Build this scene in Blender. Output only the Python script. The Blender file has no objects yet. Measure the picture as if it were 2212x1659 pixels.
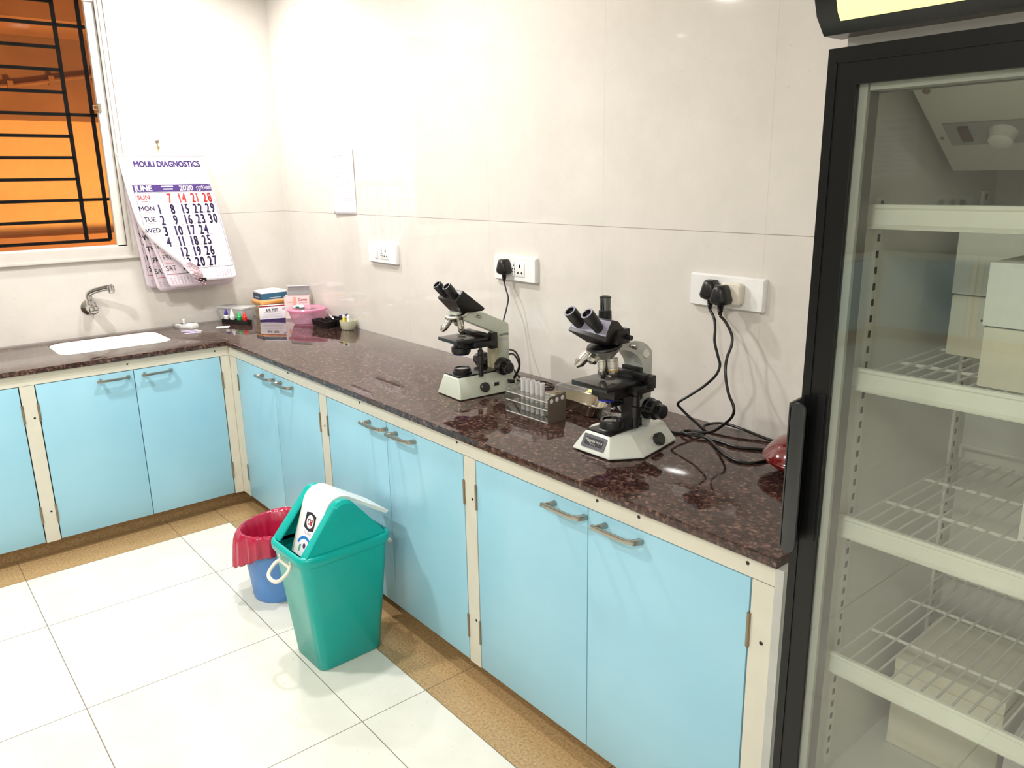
import bpy, bmesh, math, random
from mathutils import Vector, Matrix
random.seed(7)
PI = math.pi
D = bpy.data
SC = bpy.context.scene
COL = SC.collection
H = .86                       # worktop height

# ------------------------------------------------------------------ camera
cam_d = D.cameras.new('camera'); cam = D.objects.new('camera', cam_d); COL.objects.link(cam)
_y, _p, _r = math.radians(140.623), math.radians(-14.7205), math.radians(-1.0263)
F = Vector((math.cos(_y)*math.cos(_p), math.sin(_y)*math.cos(_p), math.sin(_p)))
R = F.cross(Vector((0, 0, 1))).normalized(); U = R.cross(F)
R2 = math.cos(_r)*R + math.sin(_r)*U; U2 = -math.sin(_r)*R + math.cos(_r)*U
cam.matrix_world = Matrix(((R2.x, U2.x, -F.x, 4.4091), (R2.y, U2.y, -F.y, -1.9473), (R2.z, U2.z, -F.z, 1.6031), (0, 0, 0, 1)))
cam_d.sensor_width = 36; cam_d.lens = 1700.656/2212*36
cam_d.clip_start = .02; cam_d.clip_end = 60
SC.camera = cam
SC.view_settings.view_transform = 'Standard'; SC.view_settings.look = 'None'
SC.view_settings.gamma = 1; SC.view_settings.use_curve_mapping = False
SC.view_settings.exposure = -0.33
SC.cycles.max_bounces = 8; SC.cycles.diffuse_bounces = 4; SC.cycles.transparent_max_bounces = 24

# ------------------------------------------------------------------ world
w = D.worlds.new('world'); SC.world = w; w.use_nodes = True
w.node_tree.nodes['Background'].inputs[0].default_value = (.02, .014, .01, 1)
w.node_tree.nodes['Background'].inputs[1].default_value = 1

# ------------------------------------------------------------------ lights
CEIL = 2.62
def srgb(*c):
    return tuple(((v/255)/12.92 if v/255 <= .04045 else ((v/255+.055)/1.055)**2.4) for v in c) + (1,)
# (x, y, radius, watts, colour)
LAMPS = [(.53, -.62, .075, 27, (1, .975, .955)),
         (1.80, -.86, .060, 26, (1, .98, .96)),
         (1.42, -2.16, .075, 50, (1, .98, .96)),
         (.33, -3.10, .030, .12, (1, .97, .94)),
         (4.30, -2.9, .22, 60, (1, .98, .96)),  # added soft fill to brighten the fridge front and right-hand cabinets
         (3.6, -5.0, .20, 34, (1, .98, .96)),  # added unseen fill for the far half of the room
         (4.3, -6.6, .20, 36, (1, .98, .96))]  # second added far fill, also unseen
def area(name, loc, rad, watts, col, rot=(0, 0, 0)):
    l = D.lights.new(name, 'AREA'); l.shape = 'DISK'; l.size = rad*2; l.energy = watts; l.color = col
    o = D.objects.new(name, l); COL.objects.link(o); o.location = loc; o.rotation_euler = rot
    return o
for x, y, r, wt, c in LAMPS:
    if wt: area('lamp_light', (x, y, CEIL-.016), r, wt, c)
# warm lamps of the corridor outside the window
for lx, ly, wt in ((-1.6, -.2, 235), (-2.4, -3.2, 130)):
    l = D.lights.new('corridor_light', 'POINT'); l.energy = wt; l.color = (1, .52, .16); l.shadow_soft_size = .12
    o = D.objects.new('corridor_light', l); COL.objects.link(o); o.location = (lx, ly, 1.0 if lx > -2 else .6)

# ------------------------------------------------------------------ materials
class NT:
    def __init__(s, name):
        s.m = D.materials.new(name); s.m.use_nodes = True; s.t = s.m.node_tree; s.n = s.t.nodes
        s.b = s.n['Principled BSDF']; s.out = s.n['Material Output']
    def node(s, typ, **kw):
        n = s.n.new(typ)
        for k, v in kw.items():
            if hasattr(n, k): setattr(n, k, v)
            else: n.inputs[k.replace('_', ' ')].default_value = v
        return n
    def link(s, a, b): s.t.links.new(a, b)
    def ramp(s, fac, stops, interp='LINEAR'):
        r = s.n.new('ShaderNodeValToRGB'); r.color_ramp.interpolation = interp
        e = r.color_ramp.elements
        while len(e) < len(stops): e.new(.5)
        for i, (p, c) in enumerate(stops): e[i].position = p; e[i].color = c
        s.link(fac, r.inputs[0]); return r
    def math(s, op, a, b=None):
        n = s.n.new('ShaderNodeMath'); n.operation = op
        for i, v in enumerate((a, b)):
            if v is None: continue
            if isinstance(v, (int, float)): n.inputs[i].default_value = v
            else: s.link(v, n.inputs[i])
        return n.outputs[0]
    def mix(s, fac, a, b):
        n = s.n.new('ShaderNodeMix'); n.data_type = 'RGBA'
        for i, v in ((0, fac), (6, a), (7, b)):
            if isinstance(v, (int, float, tuple)): n.inputs[i].default_value = v
            else: s.link(v, n.inputs[i])
        return n.outputs[2]
MATS = {}
def mat(name, col, rough=.4, metal=0, **kw):
    """plain paint / plastic with a faint procedural mottle so no surface is perfectly uniform"""
    if name in MATS: return MATS[name]
    t = NT(name); c = srgb(*col)
    tc = t.node('ShaderNodeTexCoord'); nz = t.node('ShaderNodeTexNoise'); nz.inputs['Scale'].default_value = kw.get('scale', 14); nz.inputs['Detail'].default_value = 4
    t.link(tc.outputs['Object'], nz.inputs['Vector'])
    v = kw.get('var', .05)
    lo = tuple(x*(1-v) for x in c[:3]) + (1,); hi = tuple(min(1, x*(1+v)) for x in c[:3]) + (1,)
    r = t.ramp(nz.outputs['Fac'], [(.3, lo), (.7, hi)]); t.link(r.outputs[0], t.b.inputs['Base Color'])
    t.b.inputs['Roughness'].default_value = rough; t.b.inputs['Metallic'].default_value = metal
    if 'coat' in kw: t.b.inputs['Coat Weight'].default_value = kw['coat']; t.b.inputs['Coat Roughness'].default_value = .05
    if 'spec' in kw: t.b.inputs['Specular IOR Level'].default_value = kw['spec']
    if 'ior' in kw: t.b.inputs['IOR'].default_value = kw['ior']
    if 'sss' in kw:
        t.b.inputs['Subsurface Weight'].default_value = kw['sss']; t.b.inputs['Subsurface Radius'].default_value = (.01, .01, .01); t.b.inputs['Subsurface Scale'].default_value = .3
    if 'emit' in kw: t.b.inputs['Emission Color'].default_value = c; t.b.inputs['Emission Strength'].default_value = kw['emit']
    MATS[name] = t.m; return t.m
def clear(name, tint, alpha=.12, rough=.03, col=None, gloss=1.0, ior=1.45):
    """clear sheet: transparent mixed with a little haze and a Fresnel reflection"""
    if name in MATS: return MATS[name]
    t = NT(name); t.n.remove(t.b)
    tr = t.node('ShaderNodeBsdfTransparent'); tr.inputs[0].default_value = srgb(*tint)
    df = t.node('ShaderNodeBsdfDiffuse'); df.inputs[0].default_value = srgb(*(col or tint))
    gl = t.node('ShaderNodeBsdfGlossy'); gl.inputs['Roughness'].default_value = rough
    m1 = t.node('ShaderNodeMixShader'); m1.inputs[0].default_value = alpha
    t.link(tr.outputs[0], m1.inputs[1]); t.link(df.outputs[0], m1.inputs[2])
    fr = t.node('ShaderNodeFresnel'); ge = t.node('ShaderNodeNewGeometry')   # same reflection from both faces of a sheet
    t.link(t.math('POWER', ior, t.math('SUBTRACT', 1.0, t.math('MULTIPLY', ge.outputs['Backfacing'], 2.0))), fr.inputs[0])
    m2 = t.node('ShaderNodeMixShader'); t.link(t.math('MULTIPLY', fr.outputs[0], gloss), m2.inputs[0])
    t.link(m1.outputs[0], m2.inputs[1]); t.link(gl.outputs[0], m2.inputs[2]); t.link(m2.outputs[0], t.out.inputs[0])
    MATS[name] = t.m; return t.m

def grid_lines(t, sep, specs, width):
    """1 where a joint runs; specs: (axis, offset, period)"""
    total = None
    for ax, off, per in specs:
        v = t.math('SUBTRACT', sep.outputs[ax], off)
        v = t.math('DIVIDE', v, per)
        v = t.math('FRACT', t.math('ADD', v, 100.5))
        v = t.math('ABSOLUTE', t.math('SUBTRACT', v, .5))
        v = t.math('LESS_THAN', v, width/per/2)
        total = v if total is None else t.math('MAXIMUM', total, v)
    return total
def wall_material(name, specs):
    t = NT(name); tc = t.node('ShaderNodeTexCoord'); sep = t.node('ShaderNodeSeparateXYZ'); t.link(tc.outputs['Object'], sep.inputs[0])
    n1 = t.node('ShaderNodeTexNoise'); n1.inputs['Scale'].default_value = 5; n1.inputs['Detail'].default_value = 8; n1.inputs['Roughness'].default_value = .7
    t.link(tc.outputs['Object'], n1.inputs['Vector'])
    base = t.ramp(n1.outputs['Fac'], [(.3, srgb(213, 209, 201)), (.7, srgb(223, 218, 211))])
    n2 = t.node('ShaderNodeTexNoise'); n2.inputs['Scale'].default_value = 90; n2.inputs['Detail'].default_value = 2
    t.link(tc.outputs['Object'], n2.inputs['Vector'])
    sp = t.ramp(n2.outputs['Fac'], [(.24, (1, 1, 1, 1)), (.3, (0, 0, 0, 1))])
    c = t.mix(t.math('MULTIPLY', sp.outputs[0], .35), base.outputs[0], srgb(170, 160, 140))
    g = grid_lines(t, sep, specs[1:], .0024)
    c = t.mix(t.math('MULTIPLY', g, .65), c, srgb(120, 108, 90))
    g = grid_lines(t, sep, specs[:1], .0024)
    c = t.mix(t.math('MULTIPLY', g, .3), c, srgb(190, 176, 152))
    t.link(c, t.b.inputs['Base Color']); t.b.inputs['Roughness'].default_value = .045; t.b.inputs['IOR'].default_value = 1.5
    return t.m
M_wallB = wall_material('glossy beige wall tile back', [(0, 2.532, .62), (2, 1.438, 1.24)])
M_wallA = wall_material('glossy beige wall tile left', [(1, -.8, 1.24), (2, 1.438, 1.24)])

def floor_material():
    t = NT('speckled off-white floor tile with tan border'); tc = t.node('ShaderNodeTexCoord'); sep = t.node('ShaderNodeSeparateXYZ'); t.link(tc.outputs['Object'], sep.inputs[0])
    n1 = t.node('ShaderNodeTexNoise'); n1.inputs['Scale'].default_value = 6; n1.inputs['Detail'].default_value = 6; t.link(tc.outputs['Object'], n1.inputs['Vector'])
    white = t.ramp(n1.outputs['Fac'], [(.3, srgb(222, 220, 208)), (.7, srgb(232, 230, 219))])
    n2 = t.node('ShaderNodeTexNoise'); n2.inputs['Scale'].default_value = 110; n2.inputs['Detail'].default_value = 2; t.link(tc.outputs['Object'], n2.inputs['Vector'])
    sp = t.ramp(n2.outputs['Fac'], [(.26, (1, 1, 1, 1)), (.3, (0, 0, 0, 1))])
    white = t.mix(t.math('MULTIPLY', sp.outputs[0], .5), white.outputs[0], srgb(150, 140, 120))
    n3 = t.node('ShaderNodeTexNoise'); n3.inputs['Scale'].default_value = 120; n3.inputs['Detail'].default_value = 6; n3.inputs['Roughness'].default_value = .75; t.link(tc.outputs['Object'], n3.inputs['Vector'])
    tan = t.ramp(n3.outputs['Fac'], [(.25, srgb(118, 94, 62)), (.5, srgb(180, 149, 106)), (.75, srgb(204, 178, 136))])
    inB = t.math('MAXIMUM', t.math('LESS_THAN', sep.outputs[0], .79), t.math('MAXIMUM', t.math('GREATER_THAN', sep.outputs[1], -.771), t.math('LESS_THAN', sep.outputs[1], -7.28)))
    c = t.mix(inB, white, tan.outputs[0])
    g = grid_lines(t, sep, [(0, 1.2509, .628), (1, -1.0026, .632), (0, .79, 60), (1, -.771, 60)], .0032)
    c = t.mix(t.math('MULTIPLY', g, .8), c, srgb(105, 92, 72))
    t.link(c, t.b.inputs['Base Color'])
    t.b.inputs['Roughness'].default_value = .16; t.b.inputs['IOR'].default_value = 1.45
    return t.m
M_floor = floor_material()

def granite():
    t = NT('polished brown granite'); tc = t.node('ShaderNodeTexCoord')
    wn = t.node('ShaderNodeTexNoise'); wn.inputs['Scale'].default_value = 40; wn.inputs['Detail'].default_value = 3
    t.link(tc.outputs['Object'], wn.inputs['Vector'])
    ma = t.node('ShaderNodeVectorMath'); ma.operation = 'MULTIPLY_ADD'; t.link(wn.outputs['Color'], ma.inputs[0]); ma.inputs[1].default_value = (.02, .02, .02); t.link(tc.outputs['Object'], ma.inputs[2])
    v = t.node('ShaderNodeTexVoronoi'); v.inputs['Scale'].default_value = 96; t.link(ma.outputs[0], v.inputs['Vector'])
    sc = t.node('ShaderNodeSeparateColor'); t.link(v.outputs['Color'], sc.inputs[0])
    cells = t.ramp(sc.outputs[0], [(0, srgb(52, 36, 33)), (.30, srgb(68, 48, 43)), (.55, srgb(84, 60, 53)), (.80, srgb(99, 73, 65)), (.93, srgb(116, 89, 80))], 'CONSTANT')
    edge = t.ramp(v.outputs['Distance'], [(.35, (0, 0, 0, 1)), (.75, (1, 1, 1, 1))])
    c = t.mix(t.math('MULTIPLY', edge.outputs[0], .8), cells.outputs[0], srgb(40, 27, 25))
    n = t.node('ShaderNodeTexNoise'); n.inputs['Scale'].default_value = 230; n.inputs['Detail'].default_value = 4; t.link(tc.outputs['Object'], n.inputs['Vector'])
    fl = t.ramp(n.outputs['Fac'], [(.62, (0, 0, 0, 1)), (.7, (1, 1, 1, 1))])
    c = t.mix(t.math('MULTIPLY', fl.outputs[0], .45), c, srgb(150, 122, 110))
    t.link(c, t.b.inputs['Base Color']); t.b.inputs['Roughness'].default_value = .035; t.b.inputs['IOR'].default_value = 1.55
    return t.m
M_granite = granite()

M_tan = NT('tan mottled skirting stone')
_tc = M_tan.node('ShaderNodeTexCoord'); _n = M_tan.node('ShaderNodeTexNoise'); _n.inputs['Scale'].default_value = 110; _n.inputs['Detail'].default_value = 6; _n.inputs['Roughness'].default_value = .75
M_tan.link(_tc.outputs['Object'], _n.inputs['Vector'])
M_tan.link(M_tan.ramp(_n.outputs['Fac'], [(.25, srgb(118, 92, 60)), (.5, srgb(170, 138, 96)), (.75, srgb(196, 168, 126))]).outputs[0], M_tan.b.inputs['Base Color'])
M_tan.b.inputs['Roughness'].default_value = .35
M_tan = M_tan.m

M_cream = mat('cream painted cabinet frame', (213, 210, 194), .35, var=.03)
def door_mat():
    t = NT('light blue laminate'); tc = t.node('ShaderNodeTexCoord')
    n = t.node('ShaderNodeTexNoise'); n.inputs['Scale'].default_value = 3; n.inputs['Detail'].default_value = 5; t.link(tc.outputs['Object'], n.inputs['Vector'])
    r = t.ramp(n.outputs['Fac'], [(.3, srgb(150, 202, 222)), (.7, srgb(160, 209, 227))])
    n2 = t.node('ShaderNodeTexNoise'); n2.inputs['Scale'].default_value = 130; t.link(tc.outputs['Object'], n2.inputs['Vector'])
    s = t.ramp(n2.outputs['Fac'], [(.2, (1, 1, 1, 1)), (.25, (0, 0, 0, 1))])
    t.link(t.mix(t.math('MULTIPLY', s.outputs[0], .3), r.outputs[0], srgb(90, 120, 140)), t.b.inputs['Base Color'])
    t.b.inputs['Roughness'].default_value = .33; return t.m
M_door = door_mat()
M_dark = mat('dark gap shade and screw hole', (38, 34, 30), .7)
M_steel = mat('brushed nickel', (166, 163, 153), .27, 1)
M_hinge = mat('aged steel hinge', (150, 136, 112), .4, .8)
M_chrome = mat('chrome', (205, 205, 205), .08, 1)
M_ceram = mat('white glazed ceramic', (245, 243, 238), .08, coat=.6)
M_white = mat('white switch plastic', (238, 238, 236), .3)
M_off = mat('warm white plastic', (226, 220, 205), .35)
M_black = mat('black plastic', (18, 18, 19), .35)
M_blackm = mat('black satin metal', (20, 20, 22), .28, coat=.2)
M_rubber = mat('black cable rubber', (16, 15, 15), .38)
M_paper = mat('white paper', (244, 240, 246), .6, var=.01)
M_ceil = mat('matt white ceiling paint', (232, 228, 220), .8)
M_winframe = mat('white powder coated aluminium', (206, 200, 192), .35)
M_grill = mat('black painted window bar', (6, 4, 4), .8, spec=.1)
M_orange = mat('ochre corridor plaster', (232, 196, 150), .8)
M_brown = mat('brown corridor soffit', (150, 112, 84), .8, scale=3, var=.15)
M_glass = clear('clear window glass', (252, 252, 250), .003, .01, gloss=.006)
M_fglass = clear('grey green double door glass', (246, 248, 246),   .008, .015, gloss=1.6, ior=1.5)
M_clearp = clear('clear plastic', (240, 240, 238), .22, .08, (225, 225, 222))
M_frost = clear('frosted plastic', (242, 242, 240), .6, .2, (236, 236, 236))
M_acryl = clear('clear acrylic sheet', (232, 234, 230), .13, .03, (200, 200, 195), gloss=1.6)
M_film = clear('thin clear film', (238, 238, 238), .06, .06, gloss=1.4)

# ------------------------------------------------------------------ mesh builder
class MB:
    def __init__(s): s.bm = bmesh.new()
    def _faces(s, vs, faces, mi=0):
        bv = [s.bm.verts.new(v) for v in vs]
        for f in faces:
            try:
                fc = s.bm.faces.new([bv[i] for i in f]); fc.material_index = mi
            except ValueError: pass
        return bv
    def box(s, a, b, mi=0, M=None):
        x0, y0, z0 = a; x1, y1, z1 = b
        vs = [Vector(v) for v in ((x0, y0, z0), (x1, y0, z0), (x1, y1, z0), (x0, y1, z0), (x0, y0, z1), (x1, y0, z1), (x1, y1, z1), (x0, y1, z1))]
        if M: vs = [M @ v for v in vs]
        s._faces(vs, [(0, 3, 2, 1), (4, 5, 6, 7), (0, 1, 5, 4), (1, 2, 6, 5), (2, 3, 7, 6), (3, 0, 4, 7)], mi); return s
    def cyl(s, p0, p1, r0, r1=None, seg=24, mi=0, cap=True):
        p0, p1 = Vector(p0), Vector(p1); r1 = r0 if r1 is None else r1
        return s.rings(p0, (p1-p0), [(0, r0), ((p1-p0).length, r1)], seg, mi, cap)
    def rings(s, p, axis, prof, seg=24, mi=0, cap=True, sx=1):
        """solid of revolution: prof is a list of (distance along axis, radius)"""
        axis = Vector(axis).normalized(); p = Vector(p)
        a = axis.orthogonal().normalized(); b = axis.cross(a)
        if abs(axis.z) > .999: a, b = Vector((1, 0, 0)), Vector((0, 1, 0)) * (1 if axis.z > 0 else -1)
        loops = []
        for d, r in prof:
            loops.append([s.bm.verts.new(p + axis*d + (a*math.cos(2*PI*i/seg)*sx + b*math.sin(2*PI*i/seg))*r) for i in range(seg)])
        for l0, l1 in zip(loops, loops[1:]):
            for i in range(seg):
                f = s.bm.faces.new((l0[i], l0[(i+1) % seg], l1[(i+1) % seg], l1[i])); f.material_index = mi
        if cap:
            f = s.bm.faces.new(loops[0][::-1]); f.material_index = mi
            f = s.bm.faces.new(loops[-1]); f.material_index = mi
        return s
    def loft(s, loops, mi=0, cap=True, closed=True):
        ls = [[s.bm.verts.new(v) for v in l] for l in loops]
        n = len(ls[0])
        for a, b in zip(ls, ls[1:]):
            for i in range(n if closed else n-1):
                f = s.bm.faces.new((a[i], a[(i+1) % n], b[(i+1) % n], b[i])); f.material_index = mi
        if cap and closed:
            for l in (ls[0][::-1], ls[-1]):
                f = s.bm.faces.new(l); f.material_index = mi
        return s
    def prism(s, poly, ax, a, b, mi=0, M=None):
        """poly: 2d points in the plane across axis ax ('x': (y,z), 'y': (x,z), 'z': (x,y))"""
        def P(u, v, w): return {'x': Vector((w, u, v)), 'y': Vector((u, w, v)), 'z': Vector((u, v, w))}[ax]
        l0 = [P(u, v, a) for u, v in poly]; l1 = [P(u, v, b) for u, v in poly]
        if M: l0 = [M @ v for v in l0]; l1 = [M @ v for v in l1]
        return s.loft([l0, l1], mi)
    def tube(s, pts, r, seg=10, mi=0, smooth=5, cap=True):
        P = [Vector(p) for p in pts]
        if smooth and len(P) > 2: P = catmull(P, smooth)
        rr = r if callable(r) else (lambda t: r)
        t0 = (P[1]-P[0]).normalized(); a = t0.orthogonal().normalized(); loops = []
        for i, p in enumerate(P):
            t = (P[min(i+1, len(P)-1)] - P[max(i-1, 0)]).normalized()
            a = (a - t*a.dot(t)).normalized(); b = t.cross(a); q = rr(i/(len(P)-1))
            loops.append([p + (a*math.cos(2*PI*k/seg) + b*math.sin(2*PI*k/seg))*q for k in range(seg)])
        return s.loft(loops, mi, cap)
    def quad(s, vs, mi=0): s._faces([Vector(v) for v in vs], [tuple(range(len(vs)))], mi); return s
    def mesh(s, name, mats, angle=35, bevel=0, bang=40):
        bmesh.ops.remove_doubles(s.bm, verts=s.bm.verts, dist=1e-6)
        bmesh.ops.recalc_face_normals(s.bm, faces=s.bm.faces)
        if bevel:
            ed = [e for e in s.bm.edges if len(e.link_faces) == 2 and e.calc_face_angle(0) > math.radians(bang)]
            bmesh.ops.bevel(s.bm, geom=ed, offset=bevel, segments=2, profile=.6, affect='EDGES', clamp_overlap=True)
        me = D.meshes.new(name); s.bm.to_mesh(me); s.bm.free()
        for m in (mats if isinstance(mats, (list, tuple)) else [mats]): me.materials.append(m)
        me.shade_smooth(); me.set_sharp_from_angle(angle=math.radians(angle))
        return me
    def part(s, name, mats, parent=None, label=None, **kw):
        o = D.objects.new(name, s.mesh(name, mats, **kw)); COL.objects.link(o)
        if parent: o.parent = parent
        if label: o['label'] = label
        return o
def catmull(P, n):
    out = []
    for i in range(len(P)-1):
        p0 = P[i-1] if i else P[0]*2-P[1]; p1, p2 = P[i], P[i+1]; p3 = P[i+2] if i+2 < len(P) else P[-1]*2-P[-2]
        for k in range(n):
            t = k/n
            out.append(.5*((2*p1) + (p2-p0)*t + (2*p0-5*p1+4*p2-p3)*t*t + (3*p1-p0-3*p2+p3)*t**3))
    out.append(P[-1]); return out
def rrect(x0, y0, x1, y1, r, n=6):
    o = []
    for cx, cy, a in ((x1-r, y1-r, 0), (x0+r, y1-r, 90), (x0+r, y0+r, 180), (x1-r, y0+r, 270)):
        for i in range(n+1):
            t = math.radians(a+90*i/n); o.append((cx+r*math.cos(t), cy+r*math.sin(t)))
    return o
def tag(o, label, cat, group=None, kind=None):
    o['label'] = label; o['category'] = cat
    if group: o['group'] = group
    if kind: o['kind'] = kind
    return o
def thing(name, label, cat, loc=(0, 0, 0), rz=0, group=None, parent=None):
    o = D.objects.new(name, None); COL.objects.link(o); o.empty_display_size = .05
    o.location = loc; o.rotation_euler = (0, 0, rz)
    return tag(o, label, cat, group)
def struct(o): o['kind'] = 'structure'; return o
def copy_tree(o, loc=None, rz=None, parent=None):
    c = o.copy(); COL.objects.link(c)
    if parent: c.parent = parent
    if loc is not None: c.location = loc
    if rz is not None: c.rotation_euler = (0, 0, rz)
    for ch in list(o.children): copy_tree(ch, parent=c)
    return c
def text_verts(body, size=1, bold=0, align='CENTER', sx=1, extrude=0):
    """the outline of a word as triangles (2d), centred on its own height"""
    cu = D.curves.new('t', 'FONT'); cu.body = body; cu.size = size; cu.offset = bold; cu.align_x = align; cu.resolution_u = 3
    ob = D.objects.new('t', cu); me = D.meshes.new_from_object(ob)
    vs = [(v.co.x*sx, v.co.y) for v in me.vertices]; fs = [tuple(p.vertices) for p in me.polygons]
    D.objects.remove(ob); D.curves.remove(cu); D.meshes.remove(me)
    return vs, fs
def put_text(mb, body, fn, size, mi=0, bold=0, align='CENTER', sx=1):
    """fn maps text plane (x right, y up) to 3d; bold = extra stroke width, made by overprinting"""
    vs, fs = text_verts(body, size, 0, align, sx)
    for dx, dy in (((-1, 0), (0, 0), (1, 0), (0, .6), (0, -.6)) if bold else ((0, 0),)):
        mb._faces([Vector(fn(x+dx*bold, y+dy*bold)) for x, y in vs], fs, mi)
def put_digits(mb, body, fn, size, mi, bold, sx):
    """numerals set one by one, with a narrow 1"""
    adv = [(.40 if ch == '1' else .60)*size*sx+bold*1.2 for ch in body]; x0 = -sum(adv)/2
    for ch, a in zip(body, adv):
        c = x0+a/2; x0 += a
        put_text(mb, ch, lambda x, y, c=c: fn(x+c, y), size, mi, bold, 'CENTER', sx)

# ================================================================== ROOM SHELL
RX, RY = 5.4, -8.05
b = MB(); b.box((-.15, RY-.15, -.1), (RX+.15, .15, 0)); struct(b.part('floor', M_floor))
b = MB(); b.box((-.15, RY-.15, CEIL), (RX+.15, .15, CEIL+.1)); struct(b.part('ceiling', M_ceil))
b = MB(); b.box((-.15, 0, 0), (RX+.15, .15, CEIL)); struct(b.part('wall_back', M_wallB))
b = MB(); b.box((RX, RY, 0), (RX+.15, 0, CEIL)); struct(b.part('wall_right', M_wallB))
b = MB(); b.box((-.15, RY-.15, 0), (RX+.15, RY, CEIL)); struct(b.part('wall_front', M_wallB))
WY0, WY1, WZ0, WZ1 = -2.25, -.865, 1.27, 2.52          # window opening
b = MB()
b.box((-.15, RY, 0), (0, 0, WZ0)); b.box((-.15, RY, WZ1), (0, 0, CEIL))
b.box((-.15, WY1, WZ0), (0, 0, WZ1)); b.box((-.15, RY, WZ0), (0, WY0, WZ1))
struct(b.part('wall_left', M_wallA))
# skirting behind the toe space
b = MB(); b.box((.545, -7.45, 0), (.56, -.56, .085)); struct(b.part('baseboard_left', M_tan))
b = MB(); b.box((.56, -.56, 0), (3.60, -.545, .085)); struct(b.part('baseboard_back', M_tan))
b = MB(); b.box((.56, -7.49, 0), (2.9, -7.475, .085)); struct(b.part('baseboard_front', M_tan))

# ------------------------------------------------------------------ window
win = D.objects.new('window_1', None); COL.objects.link(win); win['kind'] = 'structure'
b = MB()
b.box((-.10, WY0, WZ0-.035), (.012, WY1+.055, WZ0+.025))                       # sill member
b.box((-.10, WY0, WZ1-.03), (.012, WY1+.055, WZ1+.03))                         # head
b.box((-.10, WY1-.0, WZ0+.025), (.012, WY1+.055, WZ1-.03))                     # jamb
b.box((-.10, WY0-.05, WZ0-.035), (.012, WY0, WZ1+.03))
b.box((.012, WY1+.035, WZ0-.035), (.018, WY1+.055, WZ1+.03)); b.box((.012, WY1+.012, WZ0+.0), (.018, WY1+.016, WZ1))
b.box((.012, WY0, WZ0-.035), (.022, WY1+.055, WZ0-.022))
b.part('window_frame', M_winframe, win, bevel=.002)
b = MB()
for a0, a1 in (((-.045, WY1-.042, WZ0+.025), (-.01, WY1, WZ1-.03)), ((-.045, WY0, WZ0+.025), (-.01, WY0+.04, WZ1-.03)),
               ((-.045, WY0, WZ0+.022), (-.01, WY1, WZ0+.034)), ((-.045, WY0, WZ1-.06), (-.01, WY1, WZ1-.03))):
    b.box(a0, a1)
b.box((-.01, WY1-.05, WZ1-.075), (.002, WY1+.02, WZ1-.03))
sash = b.part('window_sash', mat('sash aluminium', (226, 222, 214), .3), win, bevel=.0015)
b = MB(); b.box((-.03, WY0+.03, WZ0+.03), (-.026, WY1-.035, WZ1-.05)); b.part('window_pane', M_glass, sash)
b = MB(); b.box((-.012, WY1-.045, 1.945), (.000, WY1-.03, 1.985)); b.box((-.012, WY1-.062, 1.955), (-.006, WY1-.045, 1.959)); b.box((-.012, WY1-.062, 1.973), (-.006, WY1-.045, 1.977)); b.box((-.012, WY1-.066, 1.955), (-.006, WY1-.062, 1.977))
b.part('window_latch', M_hinge, sash, label='small metal latch')
# iron grille outside the glass
g = thing('window_grille', 'black iron bar grille outside the window above the sink', 'window grille', (0, 0, 0))
b = MB(); X = -.12; bw = .007
zs = [1.325 + k*.1022 for k in range(12)]
yc, yr = -1.022, -.912
for k, z in enumerate(zs):
    longb = k % 4 == (0 if k == 0 else 2) or k == 0
    longb = k in (0, 2, 6, 10)
    b.box((X-bw, WY0, z-.0075), (X+bw, (yr if k == 0 else (WY1+.01 if longb else yc)), z+.0075))
for y in (yc, yr, yc-.62, yc-.73):
    b.box((X-bw, y-.0085, zs[0]), (X+bw, y+.0085, WZ1))
b.part('bars', M_grill, g)
# corridor outside
b = MB(); b.box((-3.65, -4, -.1), (-3.5, 2.2, 2.13)); struct(b.part('wall_outside', M_orange))
b = MB(); b.box((-3.5, -4, .9), (-3.1, 2.2, 1.2)); struct(b.part('trim_1', M_brown))
b = MB(); b.box((-3.9, -4, 2.13), (-3.38, 2.2, 3.2)); b.box((-3.2, -4, 2.75), (-2.4, 2.2, 3.2)); b.box((-3.9, -4, 3.0), (-.15, 2.2, 3.2)); struct(b.part('ceiling_outside', M_brown))
b = MB(); b.box((-3.65, -4, -.15), (-.15, 2.2, -.1)); struct(b.part('floor_outside', M_brown))
b = MB(); b.tube([(-3.34, -2.5, 2.28), (-3.34, -.95, 2.36), (-3.34, -.1, 2.50), (-3.34, 1.0, 2.62)], .018, 8)
for y, z in ((-.75, 2.385), (-.45, 2.44), (-.12, 2.49)): b.box((-3.366, y-.02, z-.035), (-3.315, y+.02, z+.035))
tag(b.part('conduit_pipe', M_brown), 'thin brown conduit clipped along the corridor beam outside the window', 'pipe')

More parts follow.
